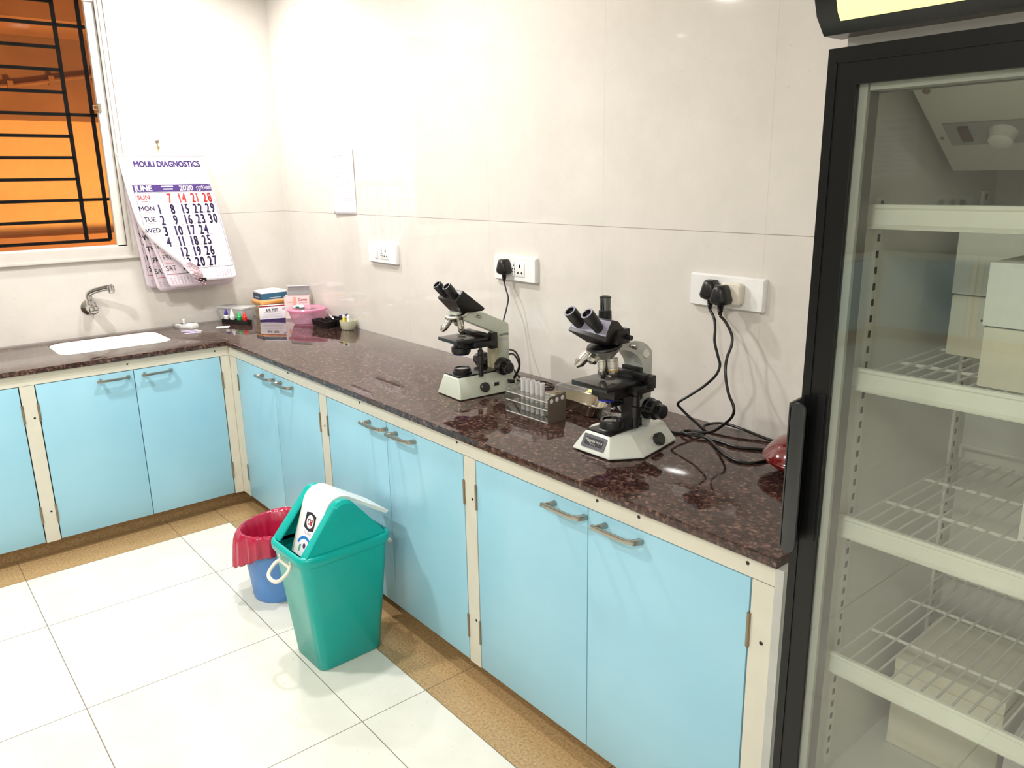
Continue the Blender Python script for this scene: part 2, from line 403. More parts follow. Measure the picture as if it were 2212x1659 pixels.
# ================================================================== WORKTOP
t = .022
def worktop():
    bm = bmesh.new()
    outer = [(0.003, -.003), (3.64, -.003), (3.64, -.643), (.645, -.643), (.645, -7.40), (2.9, -7.40), (2.9, RY+.003), (0.003, RY+.003)]
    hole = rrect(.095, -1.315, .440, -.815, .075, 6)
    es = []
    for loop in (outer, hole):
        vs = [bm.verts.new((x, y, H)) for x, y in loop]
        es += [bm.edges.new((vs[i], vs[(i+1) % len(vs)])) for i in range(len(vs))]
    bmesh.ops.triangle_fill(bm, use_beauty=True, use_dissolve=False, edges=es)
    r = bmesh.ops.extrude_face_region(bm, geom=bm.faces[:])
    bmesh.ops.translate(bm, verts=[v for v in r['geom'] if isinstance(v, bmesh.types.BMVert)], vec=(0, 0, -t))
    bmesh.ops.recalc_face_normals(bm, faces=bm.faces)
    ed = [e for e in bm.edges if len(e.link_faces) == 2 and e.calc_face_angle(0) > 1 and abs(e.verts[0].co.z-H) < 1e-4 and abs(e.verts[1].co.z-H) < 1e-4]
    bmesh.ops.bevel(bm, geom=ed, offset=.003, segments=2, profile=.6, affect='EDGES')
    m = MB(); m.bm.free(); m.bm = bm
    return tag(m.part('worktop', M_granite, angle=30), 'polished dark brown speckled granite worktop running over all the blue cabinets', 'worktop')
worktop()

# sink
s = thing('sink', 'white ceramic sink bowl set into the granite below the wall tap', 'sink', (.2675, -1.065, H))
def rl(x0, y0, x1, y1, r, z): return [Vector((x, y, z)) for x, y in rrect(x0, y0, x1, y1, r, 6)]
b = MB()
b.loft([rl(-.1715, -.2485, .1715, .2485, .0745, -.0225), rl(-.1715, -.2485, .1715, .2485, .0745, -.0025), rl(-.168, -.245, .168, .245, .072, -.0015), rl(-.163, -.240, .163, .240, .070, -.010),
        rl(-.155, -.23, .155, .23, .07, -.13), rl(-.12, -.195, .12, .195, .06, -.155), rl(-.02, -.03, .02, .03, .015, -.16)], cap=False)
b.bm.faces.new([b.bm.verts.new(v) for v in rl(-.02, -.03, .02, .03, .015, -.16)])
b.part('basin', M_ceram, s, angle=50)
b = MB(); b.rings((0, 0, -.159), (0, 0, 1), [(0, .024), (.003, .024), (.003, .016), (.001, .014)], 20); b.part('drain', M_chrome, s)

# tap on the left wall
f = thing('tap', 'chrome swivel tap fixed to the wall above the sink', 'tap', (0, -1.085, 1.005))
b = MB(); b.rings((0, 0, 0), (1, 0, 0), [(0.001, .038), (.006, .038), (.014, .030), (.022, .022)], 28); b.part('wall_flange', M_chrome, f)
b = MB(); b.rings((.02, 0, 0), (1, 0, 0), [(0, .021), (.02, .023), (.055, .023), (.062, .02)], 28)
b.rings((.045, 0, .012), (0, 0, 1), [(0, .018), (.025, .017), (.028, .014), (.05, .014)], 24); b.part('valve_body', M_chrome, f)
b = MB(); b.rings((.08, 0, -.002), (1, 0, 0), [(-.02, .014), (0, .014), (.002, .021), (.012, .0245), (.024, .023), (.030, .018), (.033, .010), (.0335, .0001)], 14, cap=False); b.part('handle', M_chrome, f, angle=20)
b = MB(); b.tube([(.045, 0, .045), (.045, 0, .068), (.062, .018, .084), (.100, .058, .098), (.132, .090, .106)], lambda q: .0155-.002*q, 14)
b.rings((.128, .085, .114), (.05, .04, -1), [(0, .010), (.004, .0165), (.03, .0165), (.034, .013), (.040, .013)], 20); b.part('spout', M_chrome, f)

# ================================================================== CABINETS
def handle_mesh(inner):
    """angular bar handle, thicker towards its outer foot"""
    m = MB(); L = .135
    m.loft([[Vector((x, y, z)) for y, z in ((-.001, -.008), (-.001, .008), (-.012, .008), (-.012, -.008))] for x in (0.012, .012)] if False else [[Vector((0.012+.008*math.cos(a), -.001, .008*math.sin(a))) for a in [i*PI/5 for i in range(10)]],
            [Vector((0.008+.008*math.cos(a), -.022, .0075*math.sin(a))) for a in [i*PI/5 for i in range(10)]],
            [Vector((0.002+.010*math.cos(a), -.036, .005*math.sin(a))) for a in [i*PI/5 for i in range(10)]]])
    m.loft([[Vector((x, y0+dy, dz)) for dy, dz in ((-.004, -.005), (-.004, .005), (.006, .005), (.006, -.005))] for x, y0 in ((-.008, -.034), (.05, -.034), (.095, -.033), (.112, -.030), (.122, -.022))])
    m.loft([[Vector((x+dx, y, dz)) for dx, dz in ((-.008, -.006), (-.008, .006), (.008, .006), (.008, -.006))] for x, y in ((.118, -.029), (.126, -.014), (.128, -.001))])
    return m.mesh('handle', M_steel, bevel=.0015)
HANDLE = handle_mesh(0)
hb = MB(); hb.box((-.0045, -.003, -.04), (.0045, .006, .04)); hb.cyl((0, -.002, -.04), (0, -.002, .04), .0035, seg=10); HINGE = hb.mesh('hinge', M_hinge)
def child(name, me, parent, loc, rot=(0, 0, 0), sc=(1, 1, 1)):
    o = D.objects.new(name, me); COL.objects.link(o); o.parent = parent; o.location = loc; o.rotation_euler = rot; o.scale = sc; return o
def cabinet(label, loc, rz, W, doors, hx, depth=.575, screws=(), side=False, railcut=None, x_lo=0):
    """doors: list of (x0, x1, hinge side); hx: handle positions"""
    c = thing('base_cabinet', label, 'cabinet', loc, rz, 'blue door base cabinets')
    zt, zb, zd = H-t-.0005, .08, .789
    b = MB()
    x0b, x1b, z0b, z1b = x_lo+.002, W-.002, zb+.002, zt-.001
    b.box((x0b, .021, z0b), (x0b+.016, depth, z1b)); b.box((x1b-.016, .021, z0b), (x1b, depth, z1b)); b.box((x0b+.016, .021, z0b), (x1b-.016, depth, z0b+.016))
    b.box((x0b+.016, depth-.012, z0b+.016), (x1b-.016, depth, z1b)); b.part('body', M_cream, c)
    b = MB()
    b.box((x_lo, 0, zd), (W, .02, zt))
    edges = [x_lo] + [v for d in (doors[0][0], doors[-1][1]) for v in (d,)] + [W]
    b.box((edges[0], 0, zb-.004), (edges[1]-.003, .02, zd)); b.box((edges[2]+.003, 0, zb-.004), (edges[3], .02, zd))
    b.box((edges[0], -.0004, zd-.0008), (edges[1]-.003, 0, zd), 1); b.box((edges[2]+.003, -.0004, zd-.0008), (edges[3], 0, zd), 1)
    for sx, sz in screws: b.cyl((sx, -.0006, sz), (sx, .004, sz), .0045, seg=12, mi=1)
    b.part('face_frame', [M_cream, M_dark], c)
    b = MB(); b.box((edges[1]-.003, .0195, zb), (edges[2]+.003, .0199, zd)); b.part('gap_shade_sheet', M_dark, c)  # dark sheet standing in for the shade in the door gaps
    for (x0, x1, hs), h in zip(doors, hx):
        g = .0016
        d = MB().box((x0+g, 0, zb), (x1-g, .018, zd-.003)).part('door', M_door, c, bevel=.0008)
        child('handle', HANDLE, d, (h, 0, .762))
        hxp = x0-.001 if hs < 0 else x1+.001
        for z in (.667, .205): child('hinge', HINGE, d, (hxp, 0, z))
    return c
YB, XA = -.628, .63
# along the back wall (x runs left to right)
cabinet('two-door blue base cabinet on the back wall, nearest the inner corner', (.632, YB, 0), 0, 1.008, [(.092, .522, -1), (.522, .956, 1)], [.398, .588], screws=[(.68, .82), (.992, .659)], x_lo=0)
cabinet('two-door blue base cabinet on the back wall behind the teal dustbin', (1.640, YB, 0), 0, .952, [(.015, .467, -1), (.467, .92, 1)], [.342, .522], screws=[(.285, .82), (.89, .82), (-.0, .655)][:2])
cabinet('two-door blue base cabinet nearest the glass-door fridge', (2.592, YB, 0), 0, 1.043, [(.031, .505, -1), (.505, .984, 1)], [.370, .556], screws=[(.537, .818), (.674, .82), (.973, .817), (1.017, .649), (.010, .655), (.010, .24)][:3] + [(1.017, .649), (.010, .655), (.010, .24)])
# along the left wall (local x runs towards the back wall)
cabinet('two-door blue base cabinet under the white sink', (XA, -1.490, 0), PI/2, .862, [(.031, .423, -1), (.423, .816, 1)], [.27, .455], screws=[(.795, .817), (.401, .817), (.010, .645), (.010, .216)])
cabinet('blue base cabinet on the left wall cut by the left picture edge', (XA, -2.352, 0), PI/2, .862, [(.046, .439, -1), (.439, .832, 1)], [.29, .47], screws=[(.5, .817)])
cabinet('blue base cabinet on the left wall beside the far room corner', (XA, -7.35, 0), PI/2, .862, [(.046, .439, -1), (.439, .832, 1)], [.29, .47])
cabinet('blue base cabinet on the far wall reflected in the fridge door, nearest the corner', (1.545, -7.415, 0), PI, .9, [(.046, .45, -1), (.45, .85, 1)], [.30, .49])
cabinet('blue base cabinet on the far wall reflected in the fridge door, away from the corner', (2.46, -7.415, 0), PI, .9, [(.046, .45, -1), (.45, .85, 1)], [.30, .49])
# grey-white end panel between cabinets and fridge
b = MB(); b.box((3.637, -.640, .0), (3.656, -.006, H-t-.001)); b.box((3.656, -.625, 0), (3.662, -.60, H-t-.001))
tag(b.part('end_panel', mat('pale grey laminate', (184, 186, 180), .25)), 'pale grey laminate side panel closing the cabinet row beside the fridge', 'panel')
#@@PART2
# ================================================================== CALENDAR (left wall)
M_ink = mat('purple printing ink', (62, 30, 110), .6); M_ink2 = mat('dark violet printing ink', (52, 34, 84), .6)
M_red = mat('red printing ink', (232, 70, 66), .6); M_blk = mat('black printing ink', (40, 36, 44), .6)
M_grey = mat('pale grey printing ink', (186, 176, 196), .6); M_pink = mat('pale red printing ink', (226, 160, 172), .6)
M_thin = mat('thin calendar paper', (222, 208, 216), .6, var=.02)
cal = thing('calendar', 'white wall calendar open at June with purple heading, lower edge blown off the wall', 'calendar', (0, -.645, 1.745))
CW = .427
def smooth01(a): a = max(0, min(1, a)); return a*a*(3-2*a)
def umin(v):
    pts = [(0, 0), (.28, .0), (.42, .03), (.55, .085), (.66, .17), (.78, .32), (.88, .46), (1, .60)]
    for (a, x), (c, y) in zip(pts, pts[1:]):
        if v <= c: return x + (y-x)*(v-a)/(c-a)
    return .6
def sheet(xb, yl, bow=0, zl=.64, x0=.006):
    """map (u, v) of one sheet to the calendar's own frame"""
    def P(u, v, off=0):
        x = x0 + (xb-x0)*(v**1.15) + bow*math.sin(PI*v)*.02 + off
        return Vector((x, -CW/2 + CW*u + yl*v, -zl*v))
    return P
F1 = sheet(.178, .052, .5, .640, .012)
def front(u, v, off=0):
    lim = umin(v)
    if u >= lim: return F1(u, v, off)
    d = min((lim-u)*CW, .05); r = .022; a = min(d/r, 2.2)
    p = F1(lim, v, 0)
    return p + Vector((-(1-math.cos(a))*r - max(0, d-2.2*r)*.5 + off, -math.sin(a)*r, 0))
def curled(P, amt):
    def Q(u, v, off=0):
        l = amt*v**1.3
        return P(l+(1-l)*u if u < .5 else 1-(1-u)*(1-l), v, off)
    return Q
def sheet_mesh(P, name, m, parent, nu=30, nv=36, vmax=1.0, label=None, cor=.045, thick=.0004, u0=0):
    mb = MB(); g = []
    for j in range(nv+1):
        v = vmax*j/nv; row = []
        for i in range(nu+1):
            u = u0 + (1-u0)*i/nu; vv = v
            k = max(0, (abs(u-.5)-(.5-cor))/cor); vv = min(v, vmax - cor*.62*(1-math.sqrt(max(0, 1-k*k))))
            row.append(mb.bm.verts.new(P(u, vv)))
        g.append(row)
    for j in range(nv):
        for i in range(nu):
            q = [g[j][i], g[j][i+1], g[j+1][i+1], g[j+1][i]]
            if (q[1].co-q[2].co).length < 1e-6 and (q[0].co-q[3].co).length < 1e-6: continue
            try: mb.bm.faces.new(q)
            except ValueError: pass
    o = mb.part(name, m, parent, label, angle=80)
    o.modifiers.new('thickness', 'SOLIDIFY').thickness = thick
    return o
B4 = sheet(.030, .055, .3, .672, .003); B3 = sheet(.075, .052, .6, .685, .004); B2 = sheet(.128, .052, .4, .668, .005)
B3p, B2p = curled(B3, .10), curled(B2, .21)
def mark(mb, P, u, v, w, h, mi, off=.0012):
    n = max(1, int(w/.06)); hh = max(1, int(h/.06))
    for a in range(n):
        for c in range(hh):
            mb.quad([P(u+w*a/n, v+h*c/hh, off), P(u+w*(a+1)/n, v+h*c/hh, off), P(u+w*(a+1)/n, v+h*(c+1)/hh, off), P(u+w*a/n, v+h*(c+1)/hh, off)], mi)
def ctext(mb, P, body, u, v, size, mi, bold=0, sx=1, off=.0013, align='CENTER', zl=.64):
    """size = letter height as a share of the sheet length"""
    def fn(x, y): return P(u + x/CW, v - y/zl, off)
    put_text(mb, body, fn, size, mi, bold, align, sx)
sh = sheet_mesh(B4, 'back_page', M_thin, cal, label='rearmost hanging page'); PR = [M_blk, M_pink, M_grey, M_ink]
m = MB()
for k, L in enumerate('SMTWTFS'): ctext(m, B4, L, .085, .36+.085*k, .036, 0, .0006); mark(m, B4, .06, .385+.085*k, .05, .006, 1)
mark(m, B4, .045, .24, .003, .66, 0); mark(m, B4, .045, .9, .5, .003, 0); mark(m, B4, .045, .235, .5, .003, 0)
for r in range(3):
    for c in range(5): mark(m, B4, .06+.05*c, .935+.014*r, .022, .006, 2)
m.part('print', PR, sh)
sh = sheet_mesh(B3p, 'middle_page', M_thin, cal, label='middle hanging page')
m = MB()
for k, L in enumerate(('SUN', 'MON', 'TUE', 'WED', 'THU', 'FRI', 'SAT')): ctext(m, B3p, L, .10, .36+.085*k, .034, 0, .0004); mark(m, B3p, .06, .385+.085*k, .10, .006, 1)
mark(m, B3p, .035, .24, .003, .66, 0); mark(m, B3p, .035, .9, .6, .003, 0)
for r in range(3):
    for c in range(6): mark(m, B3p, .04+.05*c, .935+.014*r, .022, .006, 2)
m.part('print', PR, sh)
sh = sheet_mesh(B2p, 'july_page', M_thin, cal, label='page under the curled front page')
m = MB()
for k, L in enumerate(('SUN', 'MON', 'TUE', 'WED', 'THU', 'FRI', 'SAT')):
    ctext(m, B2p, L, .13, .36+.085*k, .036, 0); mark(m, B2p, .08, .385+.085*k, .11, .006, 1)
for k, L in ((5, '3'), (6, '4')): ctext(m, B2p, L, .33, .385+.085*k, .08, 0, .003, .6)
mark(m, B2p, .04, .24, .003, .655, 0); mark(m, B2p, .04, .895, .7, .003, 0)
for r in range(4):
    for c in range(9): mark(m, B2p, .06+.048*c, .925+.013*r, .022, .006, 1 if c == 0 else 2)
m.part('print', PR, sh)
fr = sheet_mesh(front, 'front_page', M_paper, cal, nu=44, nv=48, label='June page with its lower left corner curled under')
m = MB()
ctext(m, front, 'MOULI DIAGNOSTICS', .54, .092, .040, 0, .0019, .84)
for uu, vv, ww in ((.3, .12, .45), (.25, .135, .5), (.33, .148, .4), (.36, .172, .14), (.52, .172, .25), (.40, .19, .12), (.62, .195, .15)): mark(m, front, uu, vv, ww, .003, 4)
mark(m, front, .075, .232, .905, .0545, 0)
for a in ((.07, .226, .915, .002), (.07, .29, .915, .002), (.07, .895, .915, .0025), (.983, .226, .004, .67), (.07, .226, .004, .67)): mark(m, front, *a, 1)
ctext(m, front, 'JUNE', .185, .2795, .040, 3, .0013, .92, off=.0022); ctext(m, front, '2020', .68, .2795, .037, 3, .0011, .95, off=.0022)
for a in ((.39, .242, .14), (.41, .262, .11)): mark(m, front, *a, .009, 3, off=.0022)
ctext(m, front, '\u0b9c\u0bc2\u0ba9\u0bcd', .89, .276, .030, 3, .0005, .85, off=.0022)
days = ('SUN', 'MON', 'TUE', 'WED', 'THU', 'FRI', 'SAT')
for k, L in enumerate(days):
    v = .345+.0845*k
    if k < 4: ctext(m, front, L, .16, v, .032, 2 if k == 0 else 1, .0007)
    mark(m, front, .12, v+.012, .08, .005, 2 if k == 0 else 5)
    for c in range(5):
        dnum = (k if k else 7) + 7*(c if k else c-1)
        if k == 0 and c == 0 or dnum > 30 or dnum < 1: continue
        u = .30+.15*c
        if u < umin(v+.02)-.01: continue
        put_digits(m, str(dnum), lambda x, y, u=u, v=v: front(u+x/CW, v+.030-y/.64, .0013), .068, 2 if k == 0 else 1, .0024, .56)
        mark(m, front, u+.062, v+.028, .018, .006, 5)
    for c in range(4): mark(m, front, .36+.15*c, v-.022, .05, .0025, 4)
for r in range(4):
    for c in range(6): mark(m, front, .76+.033*c, .925+.014*r, .016, .006, 4 if (r+c) % 3 else 5)
m.part('print', [M_ink, M_ink2, M_red, M_paper, M_grey, M_pink], fr)
# curled corner and its clip
m = MB()
c0 = [F1(.385, .80, .010), F1(.47, .835, .012), F1(.58, .90, .010), F1(.585, .965, .006), F1(.53, .995, .012), F1(.45, .95, .004), F1(.38, .87, -.004)]
m.quad(c0, 0)
for i in range(4):
    for j in range(6): m.quad([F1(.43+.033*i+.008*j, .845+.028*j-.0+.012*i, .0145), F1(.447+.033*i+.008*j, .848+.028*j+.012*i, .0145), F1(.449+.033*i+.008*j, .856+.028*j+.012*i, .0145), F1(.432+.033*i+.008*j, .853+.028*j+.012*i, .0145)], 1)
cf = m.part('curled_corner', [M_thin, M_pink], cal, label='folded back lower corner'); cf.modifiers.new('thickness', 'SOLIDIFY').thickness = .0004
m = MB(); p = F1(.565, .985, .006)
m.box((p.x-.008, p.y-.018, p.z-.012), (p.x+.008, p.y+.018, p.z+.006)); m.tube([(p.x, p.y-.01, p.z-.012), (p.x+.004, p.y, p.z-.035), (p.x, p.y+.01, p.z-.012)], .0009, 6)
m.part('binder_clip', M_black, cal, label='small black binder clip', bevel=.001)
m = MB(); m.box((.000, -CW/2-.002, -.006), (.016, CW/2+.002, .006)); m.part('top_strip', M_white, cal, bevel=.002)
m = MB(); m.box((.0005, -.017, .004), (.004, -.007, .050)); m.part('hanging_tab', mat('kraft tape', (216, 198, 150), .6), cal)
hk = thing('wall_hook', 'small metal hook holding the calendar on the left wall', 'hook', (0, -.655, 1.80))
m = MB(); m.rings((0, 0, .012), (1, 0, 0), [(.001, .009), (.003, .009), (.005, .006)], 16); m.cyl((.004, 0, .012), (.007, 0, .012), .003, seg=10)
m.tube([(.003, 0, .010), (.004, 0, -.01), (.007, .001, -.022), (.014, .002, -.024), (.017, .003, -.014)], .0026, 8); m.part('hook_plate', M_hinge, hk)

# card on the back wall
card = thing('notice_card', 'narrow white printed card stuck to the back wall left of the sockets', 'card', (.742, 0, 1.595), 0)
m = MB(); NX, NZ = .222, .318
def C(u, v, off=0): return Vector((-NX/2+NX*u, -.0015-.010*(abs(2*v-1)**3)*(1-u) - .003*(1-v) - off, NZ/2-NZ*v))
for i in range(8):
    for j in range(14): m.quad([C(i/8, j/14), C((i+1)/8, j/14), C((i+1)/8, (j+1)/14), C(i/8, (j+1)/14)])
o = m.part('card_sheet', M_paper, card, angle=80); o.modifiers.new('thickness', 'SOLIDIFY').thickness = .0008
m = MB()
def cm(u, v, w, h, mi): m.quad([C(u, v, .0012), C(u+w, v, .0012), C(u+w, v+h, .0012), C(u, v+h, .0012)], mi)
for u in (.12, .36, .64): cm(u, .10, .18, .008, 0); cm(u, .125, .2, .006, 0)
for r in range(9):
    for c, u in enumerate((.16, .42, .70)):
        if (r*3+c) % 5: cm(u, .27+.048*r, .12, .008, 1)
for r in range(4): cm(.14, .73+.018*r, .72, .005, 0 if r < 2 else 1)
m.part('print', [M_pink, M_grey], card)

# ================================================================== SOCKETS
M_hole = mat('socket hole', (30, 26, 24), .6)
def socket(label, loc, W, module):
    s = thing('switchboard', label, 'electrical socket', loc, 0, 'white switchboards')
    h = .096
    m = MB(); m.loft([[Vector((x, y, z)) for x, z in rrect(-W/2+i, -h/2+i, W/2-i, h/2-i, .006)] for y, i in ((-.0005, 0), (-.012, 0), (-.018, .004))])
    m.part('plate', M_white, s)
    w2 = module
    m = MB(); m.box((-w2/2, -.0205, -.027), (w2/2, -.017, .027)); ins = m.part('module_row', M_white, s, bevel=.001)
    m = MB()
    for x in (-w2/2+.026, w2/2-.058): m.box((x-.0006, -.0208, -.026), (x+.0006, -.0204, .026))
    x = w2/2-.026
    for hx_, hz, r in ((0, .014, .0045), (0, .009, .004), (-.011, -.013, .0042), (.011, -.013, .0042)): m.cyl((x+hx_, -.0212, hz), (x+hx_, -.016, hz), r, seg=12)
    if W > .2 and module > .08: 
        x = 0.0
        for hx_, hz in ((0, .014), (-.006, .0), (.006, 0), (-.006, -.011), (.006, -.011)): m.cyl((x+hx_, -.0212, hz), (x+hx_, -.016, hz), .0028, seg=10)
    m.part('holes', M_hole, ins, label='dark socket holes')
    m = MB(); x = -w2/2+.012; m.loft([[Vector((x+dx, y, z)) for dx, z in ((-.0105, -.025), (-.0105, .025), (.0105, .025), (.0105, -.025))] for y in (-.0205, -.0225)]); m.part('switch', M_white, s, bevel=.001)
    return s
socket('white switchboard left of both microscopes with nothing plugged in', (1.100, 0, 1.264), .256, .125)
socket('white switchboard above the left microscope with one black plug', (2.083, 0, 1.264), .248, .125)
socket('wide white switchboard near the fridge with two black plugs', (3.043, 0, 1.268), .256, .125)
def plug(label, loc, w=.05, rz=0):
    p = thing('mains_plug', label, 'plug', loc, 0, 'black plugs')
    m = MB()
    def sec(k, y): return [Vector((x*k, y, z*k)) for x, z in ((-.007, -.031), (.007, -.031), (.025, -.026), (.0295, -.016), (.019, .016), (.012, .028), (-.012, .028), (-.019, .016), (-.0295, -.016), (-.025, -.026))]
    m.loft([sec(.93, -.001), sec(1, -.010), sec(1, -.024), sec(.93, -.035), sec(.6, -.041)])
    body = m.part('plug_body', M_black, p, angle=50)
    m = MB(); m.rings((0, -.018, -.028), (0, 0, -1), [(0, .009), (.004, .008), (.006, .0095), (.010, .0075), (.012, .009), (.016, .007), (.018, .0085), (.022, .006), (.030, .0052)], 14); m.part('cord_grip', M_rubber, body)
    return p
plug('black three-pin plug in the switchboard above the left microscope', (2.048, -.0212, 1.272))
plug('left of the two black plugs in the switchboard near the fridge', (3.008, -.0212, 1.276))
plug('right of the two black plugs, pushed into the white adaptor near the fridge', (3.063, -.047, 1.268))
ad = thing('plug_adaptor', 'round cornered white adaptor in the switchboard near the fridge, behind a black plug', 'adaptor', (3.075, -.0212, 1.268))
m = MB(); m.loft([[Vector((x, y, z)) for x, z in rrect(-.030+i, -.030+i, .036-i, .032-i, .010)] for y, i in ((-.0005, .001), (-.020, 0), (-.0245, .004))]); m.part('adaptor_body', M_off, ad)

# ------------------------------------------------------------------ cables
def cable(label, pts, r=.0041, name='power_cable', smooth=6, mt=None):
    o = MB().tube(pts, r, 10, smooth=smooth).part(name, mt or M_rubber)
    return tag(o, label, 'cable', 'black power cables')
cable('black cable from the left plug near the fridge down behind the right microscope',
      [(3.008, -.039, 1.216), (3.036, -.055, 1.195), (3.052, -.07, 1.168), (3.060, -.08, 1.133), (3.074, -.08, 1.092), (3.082, -.08, 1.066), (3.075, -.09, 1.036), (3.043, -.10, 1.0), (3.010, -.12, .970), (2.984, -.14, .945),
       (2.99, -.13, .925), (3.01, -.12, .905), (3.035, -.11, .885), (3.055, -.10, .866), (3.04, -.085, .864), (3.028, -.062, .869), (3.05, -.042, .876), (3.085, -.03, .878), (3.14, -.028, .874), (3.19, -.028, .868), (3.25, -.03, .864), (3.33, -.032, .864)])
cable('black cable from the right plug near the fridge, looping to the red dish',
      [(3.063, -.065, 1.208), (3.085, -.065, 1.19), (3.110, -.07, 1.157), (3.117, -.08, 1.129), (3.112, -.09, 1.097), (3.116, -.10, 1.055), (3.143, -.12, 1.005), (3.170, -.13, .972), (3.166, -.128, .942), (3.13, -.12, .905), (3.09, -.115, .875), (3.05, -.115, .864), (3.02, -.125, .864), (3.012, -.15, .866), (3.044, -.172, .870), (3.086, -.150, .866), (3.147, -.145, .864), (3.20, -.148, .864), (3.26, -.11, .864), (3.32, -.07, .864)])
cable('black cable leaving the back of the right microscope and curving over the worktop',
      [(2.985, -.212, .885), (3.0, -.18, .866), (3.03, -.152, .864), (3.062, -.150, .871), (3.103, -.150, .866), (3.16, -.186, .864), (3.224, -.228, .864), (3.272, -.240, .864), (3.305, -.216, .864), (3.318, -.15, .864)])
cable('thin black cable from the plug above the left microscope, hanging behind it',
      [(2.048, -.039, 1.212), (2.070, -.05, 1.190), (2.096, -.06, 1.156), (2.107, -.08, 1.115), (2.113, -.10, 1.07), (2.14, -.12, 1.0), (2.18, -.13, .94), (2.21, -.11, .880), (2.24, -.08, .864), (2.29, -.055, .864), (2.35, -.06, .864), (2.37, -.09, .864), (2.33, -.12, .864), (2.27, -.125, .866), (2.235, -.14, .875)], .003)
cable('outer of the two cable loops bulging out behind the left microscope',
      [(2.200, -.160, .985), (2.252, -.180, .999), (2.300, -.195, .998), (2.330, -.205, .975), (2.326, -.205, .942), (2.305, -.205, .918), (2.298, -.205, .905)], .0034)
cable('inner of the two cable loops bulging out behind the left microscope',
      [(2.200, -.155, .966), (2.245, -.170, .982), (2.280, -.180, .978), (2.310, -.190, .955), (2.306, -.195, .930), (2.296, -.200, .905)], .0034)

# ================================================================== MICROSCOPES
M_mint = mat('pale green grey enamel', (200, 208, 192), .3, coat=.3, var=.02)
M_pearl = mat('light grey white enamel', (214, 219, 210), .25, coat=.4, var=.02)
M_pearlg = mat('grey enamel', (188, 192, 186), .3, coat=.3, var=.02)
M_obj = mat('satin metal objective', (196, 194, 188), .25, 1)
M_lens = mat('dark coated lens', (26, 28, 38), .04, coat=1)
M_blue = mat('blue filter glass', (50, 60, 200), .15)
M_lamplens = mat('grey frosted lamp lens', (120, 116, 112), .12, coat=1)
def eyepiece(par, p, d, L, r, ring):
    d = Vector(d).normalized(); p = Vector(p)
    m = MB(); m.rings(p, d, [(0, r*.82), (L*.35, r*.82), (L*.37, r*.92), (L*.55, r*.92), (L*.57, r), (L*.95, r), (L, r*.94), (L, r*.7), (L*.9, r*.6)], 28, cap=False)
    e = m.part('eyepiece', M_black, par)
    m = MB(); m.rings(p, d, [(L*.90, r*.66), (L*.905, .0001)], 24, cap=False); m.part('eye_lens', M_lens, e)
    if ring: MB().rings(p, d, [(L*.985, r*1.0), (L*1.01, r*.98), (L*1.01, r*.76), (L*.98, r*.72)], 28, cap=False).part('eye_ring', mat('grey rubber eye ring', (120, 116, 132), .4), e)
    return e
def objective(par, p, d, L, r, band=0):
    m = MB(); m.rings(p, d, [(0, r*.95), (L*.12, r*.95), (L*.13, r), (L*.45, r), (L*.46, r*.96), (L*.5, r*.96), (L*.51, r), (L*.75, r), (L*.92, r*.62), (L, r*.5)], 22)
    o = m.part('objective', M_obj, par)
    if band:
        MB().rings(p, d, [(L*.60, r*1.02), (L*.66, r*1.02)], 22, cap=False).part('colour_band', mat('brass band', (168, 136, 70), .3, .8), o)
    return o
def knob(par, p, d, prof, name='focus_knob', ribs=20):
    m = MB(); p = Vector(p); d = Vector(d).normalized(); a = d.orthogonal().normalized(); bq = d.cross(a); loops = []
    for dist, r in prof:
        loops.append([p+d*dist+(a*math.cos(2*PI*i/(ribs*2))+bq*math.sin(2*PI*i/(ribs*2)))*r*(1 if i % 2 else .965) for i in range(ribs*2)])
    m.loft(loops); return m.part(name, M_blackm, par, angle=25)
def clip_on(par, x, y, z):
    m = MB()
    out = [(0, 0), (.012, .004), (.03, .0), (.05, -.004), (.052, .002), (.03, .010), (.014, .014), (.008, .024), (.0, .030), (-.006, .026), (-.002, .014), (-.010, .010), (-.012, .002)]
    m.prism([(x+u, y+v) for u, v in out], 'z', z, z+.002); m.part('slide_clip', M_obj, par)

# --- left microscope (binocular, pale green)
OX, OY = 2.215, -.33
m1 = thing('microscope', 'pale green binocular microscope, the left and farther of the two', 'microscope', (OX, OY, H), math.radians(-3.5))
def L1(x, y, z): return Vector((x, y-OY, z-H))
b = MB()
def rect4(hw, y0, y1, z, r=.006): return [Vector((x, y, z)) for x, y in rrect(-hw, y0, hw, y1, r, 3)]
b.loft([rect4(.076, -.100, .150, .004), rect4(.076, -.100, .150, .006), rect4(.050, -.090, .150, .070), rect4(.047, -.087, .150, .073)])
b.part('base', M_mint, m1)
MB().loft([rect4(.072, -.097, .146, 0), rect4(.072, -.097, .146, .0045)]).part('foot', M_black, m1)
b = MB(); b.prism([(-.043, -.084), (.043, -.084), (.043, .09), (-.043, .09)], 'z', .0725, .078); b.part('deck_plate', M_blackm, m1, bevel=.001)
b = MB(); b.rings((0, -.040, .077), (0, 0, 1), [(0, .034), (.009, .034), (.010, .030), (.020, .029), (.021, .025), (.018, .0235)], 36, cap=False); ill = b.part('field_lamp', M_black, m1)
MB().rings((0, -.040, .077), (0, 0, 1), [(.0175, .0238), (.018, .0001)], 30, cap=False).part('lamp_lens', M_lamplens, ill)
